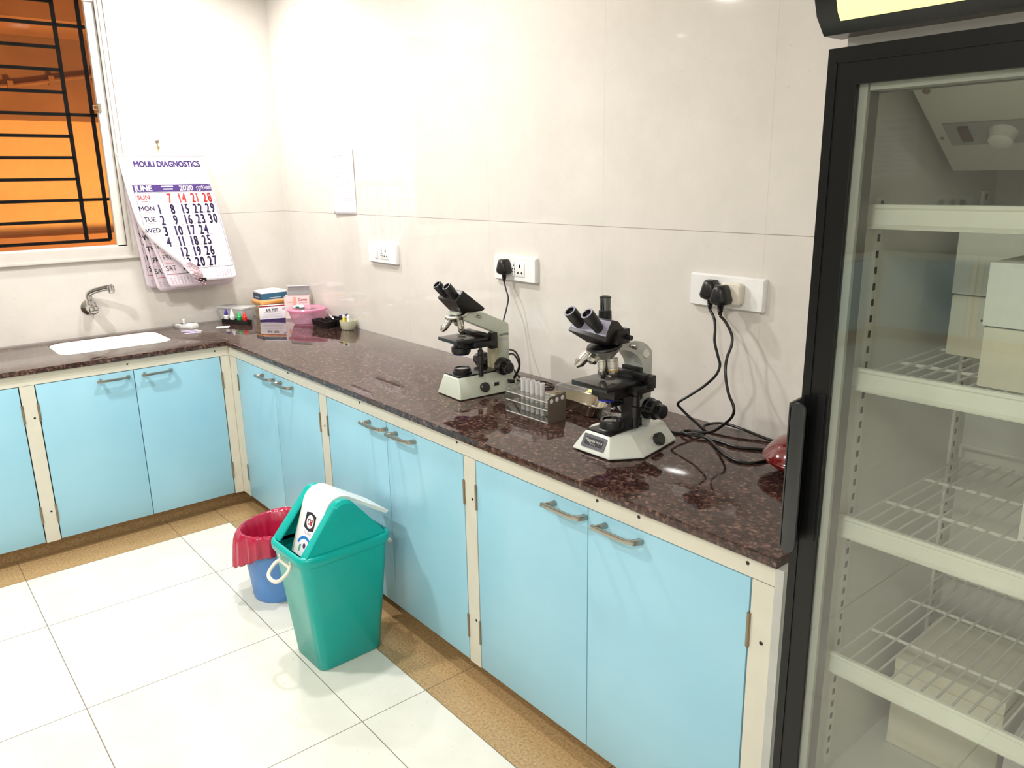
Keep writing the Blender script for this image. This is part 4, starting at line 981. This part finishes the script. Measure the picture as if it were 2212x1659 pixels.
# cup with vials
cp = thing('plastic_cup', 'squat frosted cup of small vials at the end of the corner clutter', 'cup', (.775, -.052, H))
b = MB(); b.rings((0, 0, 0), (0, 0, 1), [(.0006, .034), (.004, .037), (.042, .043), (.044, .043), (.044, .041), (.004, .034)], 36, cap=False); b.bm.faces.new([b.bm.verts.new((.034*math.cos(i*PI/12), .034*math.sin(i*PI/12), .0006)) for i in range(24)]); b.part('cup_wall', mat('milky frosted plastic', (206, 204, 176), .35), cp)
for x, y, c_, lab in ((-.022, -.010, (226, 210, 40), 'yellow labelled vial in the frosted cup'), (-.002, .006, (70, 66, 40), 'dark labelled vial in the frosted cup'), (.018, -.004, (230, 228, 220), 'plain white vial in the frosted cup')):
    v = thing('vial', lab, 'vial', (.775+x, -.052+y, H+.006), 0, 'vials in the frosted cup')
    MB().rings((0, 0, 0), (0, 0, 1), [(0, .007), (.050, .0075), (.053, .006)], 16).part('vial_body', mat(lab[:10]+' glass', c_, .3), v)
    MB().rings((0, 0, .053), (0, 0, 1), [(0, .007), (.010, .007), (.013, .004)], 16).part('vial_cap', M_white, v)
b = MB(); b.cyl((0, 0, 0), (.07, 0, 0), .005, seg=12); o = b.part('marker_pen', mat('dark blue plastic', (40, 54, 110), .3)); o.location = (.692, -.055, H+.056); o.rotation_euler = (0, R_(-12), R_(10)); tag(o, 'short dark blue pen leaning on the frosted cup', 'pen')
# slide box, strips, slips
sb = thing('slide_holder', 'small white plastic slide holder beside the sink', 'holder', (.118, -.655, H), R_(25))
b = MB(); b.box((-.060, -.024, 0), (.060, .024, .016), 0); b.box((-.05, -.015, .016), (-.010, .015, .0165), 1); b.box((-.058, -.022, .016), (.058, -.018, .019), 0); b.box((-.058, .018, .016), (.058, .022, .019), 0); b.part('holder_body', [M_white, M_dark], sb, bevel=.0008)
b = MB(); b.rings((-.02, 0, .016), (0, 0, 1), [(0, .004), (.020, .005), (.022, .007), (.028, .006)], 14); b.part('peg', M_white, sb)
b = MB(); b.box((.044, -.02, .016), (.056, .02, .024)); b.part('end_block', M_white, sb, bevel=.001)
M_lav = mat('lavender card', (206, 196, 232), .5)
b = MB(); b.box((-.040, -.0085, 0), (.040, .0085, .0015), 0); b.box((.020, -.0086, .0), (.0402, .0086, .0017), 1); ls = b.part('test_strip', [M_lav, M_paper])
for k, (x, y, a, lab) in enumerate(((.232, -.680, 78, 'lavender test strip closest to the white slide holder'), (.268, -.672, 74, 'middle one of the three lavender test strips beside the sink'), (.310, -.688, 80, 'lavender test strip nearest the front worktop edge'))):
    o = ls if k == 0 else ls.copy()
    if k: COL.objects.link(o)
    o.location = (x, y, H+.0004); o.rotation_euler = (0, 0, R_(a)); tag(o, lab, 'test strip', 'lavender test strips')
b = MB(); b.box((-.032, -.024, 0), (.032, .024, .0008)); o = b.part('paper_slip', M_paper); place(o, (.252, -.512, H+.0003), R_(60)); tag(o, 'white paper slip in front of the dropper bottles', 'paper slip')
b = MB(); b.loft([[Vector((x, y, z)) for x, y in rrect(-.055, -.04, .055, .04, .006, 3)] for z in (.0008, .012)], cap=False); b.box((-.055, -.04, .012), (.055, .04, .0128)); o = b.part('clear_cover', M_film); place(o, (.068, -.655, H), R_(80)); tag(o, 'thin clear plastic cover lying behind the slide holder', 'cover')

# ================================================================== BINS
M_tealp = mat('teal plastic', (0, 170, 161), .25, spec=.35, var=.02)
gb = thing('swing_bin', 'teal rectangular swing-lid dustbin on the floor in front of the cabinets', 'dustbin', (2.105, -.868, 0), R_(1.5))
def rr3(hx_, hy_, r, z, n=6, ox=0, oy=0): return [Vector((x+ox, y+oy, z)) for x, y in rrect(-hx_, -hy_, hx_, hy_, r, n)]
ZR = .44
b = MB(); b.loft([rr3(.092, .115, .028, .0), rr3(.097, .120, .030, .006), rr3(.119, .161, .036, ZR-.034), rr3(.121, .163, .038, ZR-.028)], cap=False)
b.bm.faces.new([b.bm.verts.new(v) for v in rr3(.092, .115, .028, 0)][::-1])
b.part('bin_body', M_tealp, gb, angle=50)
b = MB(); b.loft([rr3(.119, .161, .038, ZR-.036), rr3(.126, .168, .044, ZR-.034), rr3(.1295, .1715, .047, ZR-.026), rr3(.1305, .1725, .048, ZR-.012), rr3(.1285, .1705, .047, ZR-.003), rr3(.124, .166, .044, ZR), rr3(.117, .159, .038, ZR), rr3(.113, .155, .034, ZR-.006), rr3(.111, .153, .033, ZR-.04)], cap=False)
b.part('rim', M_tealp, gb, angle=50)
# two gables of the lid, on the +x and -x sides
def gable_pts(k=1.0, zap=.168):
    pts = []
    n = 16; half = .150*k
    r = .050
    for i in range(n+1):
        t = i/n; yy = -half + 2*half*t
        # straight sides with a round top
        s = abs(yy)/half
        z = zap*(1 - s)
        zr = zap*(1-.0) - .038 - (.0)
        z = min(z, zap-.036 + math.sqrt(max(0, r*r-yy*yy)) - r + .036 - .012) if abs(yy) < r*.75 else z*1.0
        pts.append((yy, z))
    return pts
def gable_outline(half, zap, r, n=10):
    """triangle with a rounded apex: list of (y, z)"""
    sl = math.atan2(zap, half)           # slope angle
    cz = zap - r/math.cos(sl)
    pts = [(-half, 0)]
    for i in range(n+1):
        a = PI/2 + sl - 2*sl*i/n
        pts.append((r*math.cos(a), cz + r*math.sin(a)))
    pts.append((half, 0)); return pts
for sgn in (1, -1):
    b = MB(); o1 = gable_outline(.150, .190, .060)
    loops = []
    for xo, k, dz in ((.118, 1.0, 0), (.112, .985, -.004)):
        pass
    def G(x, pts, lean): return [Vector((sgn*(x - lean*z), y, ZR-.006+z)) for y, z in pts]
    outer = gable_outline(.154, .188, .046); inner = gable_outline(.144, .172, .038)
    b.loft([G(.117, inner, .02), G(.120, outer, .10), G(.104, outer, .10), G(.078, gable_outline(.150, .184, .045), .02), G(.078, gable_outline(.142, .174, .041), .02), G(.104, gable_outline(.142, .174, .041), .02)], cap=True, closed=True)
    b.part('lid_gable', M_tealp, gb, angle=40, bevel=.002, bang=50)
# swing flap: rounded roof turned open about the ridge
b = MB(); out = gable_outline(.158, .200, .060, 12)
tilt = R_(19); pz = ZR + .115
def FL(x, y, z, k=0):
    dy, dz = y, (ZR-.006+z)-pz
    return Vector((x, dy*math.cos(tilt)-dz*math.sin(tilt)*1, dy*math.sin(tilt)+dz*math.cos(tilt)+pz))
out2 = gable_outline(.143, .182, .052, 12)
b.loft([[FL(x, y, z) for x, y, z in [(-.076, *out[i]), (.076, *out[i]), (.076, *out2[i]), (-.076, *out2[i])]] for i in range(len(out))])
flap = b.part('swing_flap', mat('white bin lid plastic', (240, 238, 232), .25), gb, label='white swing flap tilted open', angle=40)
# sticker on the room side slope of the flap
p0, p1 = out[0], out[1]; ln_ = math.hypot(p1[0]-p0[0], p1[1]-p0[1])
sn = Vector((0, -(p1[1]-p0[1])/ln_, (p1[0]-p0[0])/ln_))
def ST(u, v, k=.0006):
    """u across (x), v 0..1 down from the bend"""
    q = (p1[0]+(p0[0]-p1[0])*v, p1[1]+(p0[1]-p1[1])*v)
    q = (q[0]+sn.y*k, q[1]+sn.z*k); return FL(u, *q)
b = MB()
b.quad([ST(-.050, .12), ST(.040, .12), ST(.040, .97), ST(-.050, .97)], 0)
hexp = [(-.032, .17), (.000, .13), (.034, .17), (.034, .45), (.004, .49), (-.032, .45)]
b.quad([ST(u, v, .0009) for u, v in hexp], 1)
b.quad([ST(.002+.023*math.cos(i*PI/12), .31+.125*math.sin(i*PI/12), .0012) for i in range(24)], 0)
put_text(b, 'Oil', lambda x, y: ST(x+.002, .37-y*5.5, .0015), .030, 2, .0013, 'CENTER', .85)
put_text(b, 'DECORAD', lambda x, y: ST(x+.002, .555-y*5.5, .001), .012, 3, 0, 'CENTER', .85)
for i in range(8):
    a0, a1 = PI*(.12+.095*i), PI*(.12+.095*(i+1))
    def AR(a, rr_): return ST(-.002+.052*rr_*math.cos(a), .86-.26*rr_*math.sin(a), .001)
    if True: b.quad([AR(a0, 1), AR(a1, 1), AR(a1, .8), AR(a0, .8)], 4)
b.quad([ST(-.002+.009*math.cos(i*PI/8), .78+.05*math.sin(i*PI/8), .001) for i in range(16)], 5)
b.quad([ST(-.034, .80, .001), ST(-.022, .78, .001), ST(-.024, .92, .001), ST(-.035, .92, .001)], 6)
b.part('sticker', [M_paper, M_blk, mat('deep red print', (180, 30, 36), .5), M_grey, mat('sky blue print', (40, 130, 210), .5), mat('plum print', (90, 60, 110), .5), mat('leaf green print', (110, 170, 120), .5)], flap)
# handles on the two short sides
for sgn in (-1, 1):
    b = MB()
    hp = [(-.036, 0), (-.046, .022), (-.040, .052), (-.020, .066), (.020, .066), (.040, .052), (.046, .022), (.036, 0)]
    th = R_(38)
    def HP(x, d): return (x, sgn*(.168 + d*math.cos(th)), ZR-.050 - d*math.sin(th))
    b.tube([HP(x, d) for x, d in hp], .0065, 10, smooth=4); b.tube([HP(-.036, .004), HP(.036, .004)], .0055, 10)
    b.tube([HP(-.036, 0), (-.038, sgn*.170, ZR-.030)], .004, 8); b.tube([HP(.036, 0), (.038, sgn*.170, ZR-.030)], .004, 8)
    b.part('side_handle', M_off, gb, label='white loop handle')

bb = thing('waste_bin', 'round blue waste bin lined with a red bag behind the teal dustbin', 'dustbin', (1.580, -.858, 0))
b = MB(); b.rings((0, 0, 0), (0, 0, 1), [(0, .098), (.004, .102), (.24, .127), (.27, .130), (.273, .134), (.285, .134), (.285, .128), (.02, .100), (.012, .0001)], 56, cap=False); b.bm.faces.new([b.bm.verts.new((.098*math.cos(i*PI/14), .098*math.sin(i*PI/14), 0)) for i in range(28)])
b.part('bin_body', mat('mid blue plastic', (88, 140, 204), .4), bb)
# red liner folded over the rim
M_liner = mat('magenta red thin plastic', (176, 28, 66), .25, coat=.3, var=.12, scale=8)
rnd = random.Random(5); N = 96
rip = [sum(a*math.sin(k*2*PI*i/N+p) for a, k, p in ((.004, 7, 1), (.0035, 13, 2.2), (.003, 22, .4), (.002, 31, 3))) for i in range(N)]
loops = []
prof_in = [(.050, .06), (.090, .14), (.110, .262), (.126, .297), (.143, .300), (.150, .280), (.153, .235), (.156, .185)]
for j, (r0, z0) in enumerate(prof_in):
    lp = []
    for i in range(N):
        a = 2*PI*i/N; droop = 0
        if j >= 4:
            # hem hangs lower on the room side, with a pointed fold to the left front
            dd = max(0, math.cos(a-R_(225))); dd2 = max(0, math.cos(a-R_(205)))**8
            f_ = (j-3)/(len(prof_in)-4)
            droop = f_*(.055*dd + .030*dd2 - .055*(1-dd)*.6)
        k = (.55 if j < 3 else .25 if j < 5 else 1.0+.35*(j-4))
        rr_ = r0 + rip[i]*k*(1 if j != 3 else .4) + (droop*.12)
        lp.append(Vector((rr_*math.cos(a), rr_*math.sin(a), z0 - droop + rip[(i*3) % N]*(.25 if j in (3, 4) else .8 if j > 4 else 0))))
    loops.append(lp)
b = MB(); b.loft(loops, cap=False); b.bm.faces.new([b.bm.verts.new(v) for v in loops[0]])
ln = b.part('bin_liner', M_liner); ln.modifiers.new('thickness', 'SOLIDIFY').thickness = .0007
s_ = ln.modifiers.new('round', 'SUBSURF'); s_.levels = 1; s_.render_levels = 1
ln.location = (1.580, -.858, 0); tag(ln, 'magenta red plastic bag folded over the rim of the round blue bin', 'bin bag')

# ================================================================== FRIDGE
M_fw = mat('white fridge enamel', (220, 220, 212), .3, var=.02); M_fin = mat('white fridge liner', (206, 206, 196), .35, var=.02)
M_fb = mat('black fridge door frame', (15, 16, 16), .3, spec=.35)
M_strip = mat('pale price strip plastic', (224, 226, 210), .3); M_gask = mat('grey door gasket', (104, 100, 92), .5); M_wire = mat('white coated wire', (214, 214, 204), .35)
M_bez = mat('pale glass border', (170, 172, 162), .3)
FX0, FX1, FY0, FY1 = 3.728, 4.345, -.700, -.07
fr = thing('display_fridge', 'tall glass-door display fridge with black frame and lit yellow header', 'fridge', (FX0, FY0, 0))
def FB(mb, a, c, mi=0): return mb.box(Vector(a)-Vector((FX0, FY0, 0)), Vector(c)-Vector((FX0, FY0, 0)), mi)
def V3(x, y, z): return Vector((x-FX0, y-FY0, z))
IX0, IX1, IZ0 = 3.760, 4.310, .42
b = MB()
FB(b, (FX0, FY0, .03), (IX0, FY1, 1.92)); FB(b, (IX1, FY0, .03), (FX1, FY1, 1.92)); FB(b, (IX0, FY1-.05, .03), (IX1, FY1, 1.92))
FB(b, (IX0, FY0, 1.745), (IX1, FY1, 1.92)); FB(b, (IX0, FY0, .03), (IX1, FY1, IZ0))
b.part('cabinet_body', M_fin, fr)
b = MB(); FB(b, (FX0+.012, FY0-.022, 1.784), (FX1, FY0-.0005, 1.82)); b.part('front_strip', M_fw, fr)
b = MB()
for x in (FX0+.04, FX1-.04):
    for y in (FY0+.06, FY1-.06): b.cyl(V3(x, y, 0), V3(x, y, .03), .018, seg=14)
b.part('feet', M_black, fr)
# header with lit yellow sign
b = MB()
pr = [(FY0-.010, 1.800), (FY0-.062, 1.800), (FY0-.086, 1.825), (FY0-.108, 1.88), (FY0-.116, 2.02), (FY0-.108, 2.12), (FY0-.010, 2.14)]
b.prism([(y-FY0, z) for y, z in pr], 'x', 3.722-FX0, 4.350-FX0); hdr = b.part('header_box', M_fb, fr, bevel=.002)
b = MB(); x0, x1 = 3.757-FX0, 4.315-FX0
ps = [(FY0-.0785, 1.8155), (FY0-.0882, 1.826), (FY0-.1100, 1.88), (FY0-.1180, 2.02), (FY0-.113, 2.09)]
for (ya, za), (yb, zb) in zip(ps, ps[1:]): b.quad([(x0, ya-FY0, za), (x1, ya-FY0, za), (x1, yb-FY0, zb), (x0, yb-FY0, zb)])
b.part('lit_sign', mat('glowing pale yellow sign', (252, 248, 166), .5, emit=.8), hdr, label='glowing pale yellow panel')
# door
DY0, DY1 = -.750, -.705; DX0, DX1, DZ0, DZ1 = 3.726, 4.345, .10, 1.783
GX0, GX1, GZ0, GZ1 = 3.774, 4.300, .16, 1.729
dr_o = [];
b = MB()
for a, c in (((DX0, DY0, DZ0), (GX0, DY1, DZ1)), ((GX1, DY0, DZ0), (DX1, DY1, DZ1)), ((GX0, DY0, GZ1), (GX1, DY1, DZ1)), ((GX0, DY0, DZ0), (GX1, DY1, GZ0))): FB(b, a, c)
FB(b, (DX0+.014, DY0-.002, DZ1-.022), (DX1, DY0, DZ1-.020)); FB(b, (DX0+.014, DY0-.002, DZ0), (DX0+.016, DY0, DZ1-.02))
door = b.part('door', M_fb, fr)
b = MB(); FB(b, (GX0, DY0+.004, GZ0), (GX1, DY0+.008, GZ1)); b.part('glass_pane', M_fglass, door, label='grey tinted glass')
b = MB()
for a, c in (((GX0, DY0+.012, GZ0), (GX0+.013, DY0+.020, GZ1)), ((GX1-.016, DY0+.012, GZ0), (GX1, DY1-.001, GZ1)), ((GX0+.016, DY0+.012, GZ1-.010), (GX1-.016, DY1-.001, GZ1)), ((GX0+.016, DY0+.012, GZ0), (GX1-.016, DY1-.001, GZ0+.016))): FB(b, a, c)
b.part('glass_border', M_bez, door)
b = MB(); FB(b, (GX0-.004, DY0+.0205, GZ0), (GX0+.0125, DY1+.004, GZ1)); FB(b, (GX0, DY1, GZ1-.012), (GX1, DY1+.004, GZ1)); b.part('gasket', M_gask, door)
b = MB(); hz0, hz1 = .962, 1.235
b.loft([[V3(x, y, z) for y, z in [(-.752, hz0), (-.790, hz0+.004), (-.790, hz1-.004), (-.752, hz1)]] for x in (3.7275, 3.733)])
b.loft([[V3(x, y, z) for x, z in [(u+3.7295, v) for u, v in rrect(0, hz0+.002, .027, hz1-.002, .012, 5)]] for y in (-.790, -.784)])
b.part('door_handle', mat('dark grey handle plastic', (44, 46, 46), .3), door, bevel=.001)
b = MB(); FB(b, (3.757, -.7515, hz0+.02), (3.770, -.7502, hz1+.01)); b.part('handle_recess', M_black, door)
# evaporator housing and controls
b = MB(); pe = [(-.616, 1.744), (-.400, 1.600), (FY1-.052, 1.600), (FY1-.052, 1.744)]
b.prism([(y-FY0, z) for y, z in pe], 'x', 3.785-FX0, 4.305-FX0); ev = b.part('evaporator_housing', M_fin, fr, bevel=.002)
ed = Vector((0, .215, -.142)).normalized(); en = Vector((0, -.142, -.215)).normalized(); eo = V3(3.785, -.616, 1.744)
def EP(x, s, k): return eo + Vector((x-3.785, 0, 0)) + ed*s + en*k
b = MB(); b.loft([[EP(x, s, k) for x, s in ((3.806, .120), (4.02, .120), (4.02, .180), (3.806, .180))] for k in (.0005, .003)]); cp_ = b.part('control_plate', mat('grey control plate', (150, 150, 144), .4), ev)
b = MB(); b.loft([[EP(x, s, k) for x, s in ((3.828, .128), (3.844, .128), (3.844, .166), (3.828, .166))] for k in (.003, .007)]); b.part('rocker_switch', mat('brown rocker', (74, 54, 48), .35), cp_)
b = MB(); b.rings(EP(3.893, .149, .003), en, [(0, .021), (.004, .019), (.018, .018), (.020, .015)], 28); b.part('thermostat_knob', M_fw, cp_)
b = MB(); b.rings(EP(3.806, .035, .0002), en, [(0, .006), (.002, .006), (.003, .003)], 14); b.rings(EP(3.795, .16, .0002), en, [(0, .003), (.002, .003)], 10); b.part('housing_screw', M_hinge, ev)
# slotted rails
for x, sg in ((IX0, 1), (IX1, -1)):
    for y in (-.615, -.180):
        b = MB(); FB(b, (min(x, x+.006*sg), y-.012, IZ0+.03), (max(x, x+.006*sg), y+.012, 1.56), 0)
        for k in range(40): FB(b, (min(x+.006*sg, x+.0068*sg), y-.004, IZ0+.05+k*.0275), (max(x+.006*sg, x+.0068*sg), y+.004, IZ0+.062+k*.0275), 1)
        b.part('shelf_rail', [M_wire, M_dark], fr)
# shelves
for zt in (1.551, 1.278, 1.004, .727):
    b = MB(); z = zt-.014
    if zt < 1.5:
        n = 20
        for k in range(n+1):
            x = IX0+.016 + (IX1-IX0-.032)*k/n; b.tube([V3(x, -.655, z), V3(x, -.155, z)], .0022, 6, smooth=1)
        for y in (-.650, -.50, -.33, -.155): b.tube([V3(IX0+.012, y, z-.004), V3(IX1-.012, y, z-.004)], .0032, 6, smooth=1)
        b.tube([V3(IX0+.012, -.155, z+.03), V3(IX1-.012, -.155, z+.03)], .0028, 6, smooth=1)
        for x in (IX0+.012, IX1-.012): b.tube([V3(x, -.155, z), V3(x, -.155, z+.03)], .0028, 6, smooth=1)
    else:
        FB(b, (IX0+.01, -.65, z-.003), (IX1-.01, -.60, z))
    shf = b.part('shelf', M_wire, fr, label='white wire shelf')
    b = MB()
    prf = [(-.655, zt), (-.661, zt-.001), (-.663, zt-.006), (-.660, zt-.009), (-.664, zt-.032), (-.668, zt-.036), (-.666, zt-.0395), (-.655, zt-.039)]
    b.prism([(y-FY0, zz) for y, zz in prf], 'x', IX0+.002-FX0, IX1-.002-FX0); b.part('price_strip', M_strip, shf, angle=20)
# contents
M_foam = mat('white expanded foam', (226, 228, 214), .7, var=.03, scale=60); M_foam2 = mat('ivory foam', (222, 218, 194), .7, var=.03, scale=60)
M_penc = mat('pencil mark', (120, 118, 120), .7)
def fbox(label, x, y, z, sx, sy, sz, mt, rz=0, lidh=.0, writing=None, lidgap=False):
    o = thing('foam_box', label, 'box', (x, y, z), rz, 'foam boxes in the fridge')
    b = MB(); b.box((0, 0, 0), (sx, sy, sz-lidh)); b.part('box_body', mt, o, bevel=.003)
    if lidh:
        b = MB(); b.box((.0015, .0015, sz-lidh+.0005), (sx-.0015, sy-.0015, sz-lidh+.0035)); b.box((0, 0, sz-lidh+.0035), (sx, sy, sz)); b.part('box_lid', mt, o, bevel=.002)
    if writing:
        b = MB(); put_text(b, writing[0], lambda u, v: (writing[1]+u, -.0006, writing[2]+v), writing[3], 0, -.0006, 'CENTER', .9); b.part('pencil_mark', M_penc, o)
    return o
zs_ = 1.2665
fbox('foam box marked T, lower of the stack at the second shelf right front', 3.940, -.600, zs_, .22, .20, .096, M_foam2, 0, 0, ('T', .075, .035, .055))
fbox('white foam box at the right front of the second shelf, upper of the stack', 3.937, -.602, zs_+.098, .22, .20, .100, M_foam, 0)
fbox('foam box marked T4, lower of the stack at the second shelf left back', 3.808, -.395, zs_, .16, .20, .112, M_foam2, R_(-3), 0, ('T4', .075, .045, .04))
fbox('foam box at the left back of the second shelf, upper of the stack', 3.806, -.395, zs_+.114, .16, .20, .112, M_foam, R_(-3))
cloth('plastic_bag', 'small clear bag on the rear foam boxes, top of the second shelf', 'bag', (3.88, -.31, zs_+.2275), 0, .05, .035, .018, M_film, 11)
bx = fbox('large foam box with a lid on the fridge floor', 3.800, -.430, IZ0+.001, .205, .235, .205, M_foam2, R_(2), .03)
wb = thing('medicine_box', 'small white printed carton standing on the third shelf', 'box', (4.008, -.52, .9945), R_(4))
b = MB(); b.box((0, 0, 0), (.09, .05, .088)); b.part('carton', M_foam, wb, bevel=.001)
b = MB()
for k in range(7): b.box((.008, -.0005, .018+k*.007), (.030+(k % 3)*.008, 0, .0205+k*.007))
b.box((.010, -.0005, .068), (.035, 0, .076)); b.box((.008, -.0005, .006), (.022, 0, .010)); b.part('print', M_grey, wb)
wb = thing('medicine_box', 'white carton with a pale red band at the right of the fridge floor', 'box', (4.035, -.50, IZ0+.001), R_(3))
b = MB(); b.box((0, 0, 0), (.16, .14, .17)); b.part('carton', mat('grey white card', (206, 206, 206), .5), wb, bevel=.001)
b = MB(); b.box((0, -.0006, .075), (.16, 0, .088), 0); b.box((.03, -.0006, .11), (.09, 0, .15), 1); b.part('print', [mat('dull red print', (190, 110, 104), .5), M_grey], wb)
fbox('foam box under the printed cartons at the front right of the fridge floor', 3.985, -.640, IZ0+.001, .22, .12, .075, M_foam, R_(2))

# ================================================================== notice and sockets on the far wall (seen in the fridge glass)
nt = thing('wall_notice', 'white printed notice on the far wall, seen mirrored in the fridge glass', 'notice', (.38, RY, 1.84))
b = MB(); b.box((-.23, .0005, -.31), (.23, .003, .31)); b.part('sheet', M_paper, nt)
b = MB(); b.box((-.11, .003, .16), (.11, .0034, .20)); b.box((-.18, .003, .24), (.18, .0034, .27))
for k in range(8): b.box((-.20, .003, .10-k*.05), (-.03, .0034, .115-k*.05)); b.box((.04, .003, .10-k*.05), (.19 if k % 2 else .13, .0034, .115-k*.05))
b.part('print', M_grey, nt)
fs = thing('switchboard', 'white switchboard with three black plugs on the far wall, mirrored in the fridge glass', 'electrical socket', (1.02, RY, 1.30))
b = MB(); b.box((-.19, .0005, -.05), (.19, .018, .05)); b.part('plate', M_white, fs, bevel=.003)
for x in (-.10, 0, .10):
    p = thing('mains_plug', 'black plugs in the switchboard on the far wall', 'plug', (1.02+x, RY+.0185, 1.29), 0, 'plugs on the far wall')
    MB().box((-.022, 0, -.03), (.022, .035, .022)).part('plug_body', M_black, p, bevel=.006)

# ================================================================== CEILING LIGHTS (the wide ones are added fill)
for k, (x, y, r, wt, c) in enumerate(LAMPS):
    lab = ['round recessed ceiling light above the sink', 'round recessed ceiling light over the long worktop', 'round recessed ceiling light in front of the teal dustbin', 'small recessed ceiling light near the left wall window',
           'added wide round fill light in front of the fridge', 'added wide round fill light at the far left of the room', 'added wide round fill light at the far right of the room'][k]
    l = thing('ceiling_light', lab, 'ceiling light', (x, y, CEIL), 0, 'round ceiling lights')
    MB().rings((0, 0, 0), (0, 0, -1), [(.0005, r*1.22), (.006, r*1.2), (.012, r*1.02), (.009, r*1.0)], 36, cap=False).part('light_frame', M_white, l)
    MB().rings((0, 0, 0), (0, 0, -1), [(.008, r*1.0), (.0085, .0001)], 36, cap=False).part('diffuser', mat('glowing diffuser', (255, 246, 232), .4, emit=6), l)
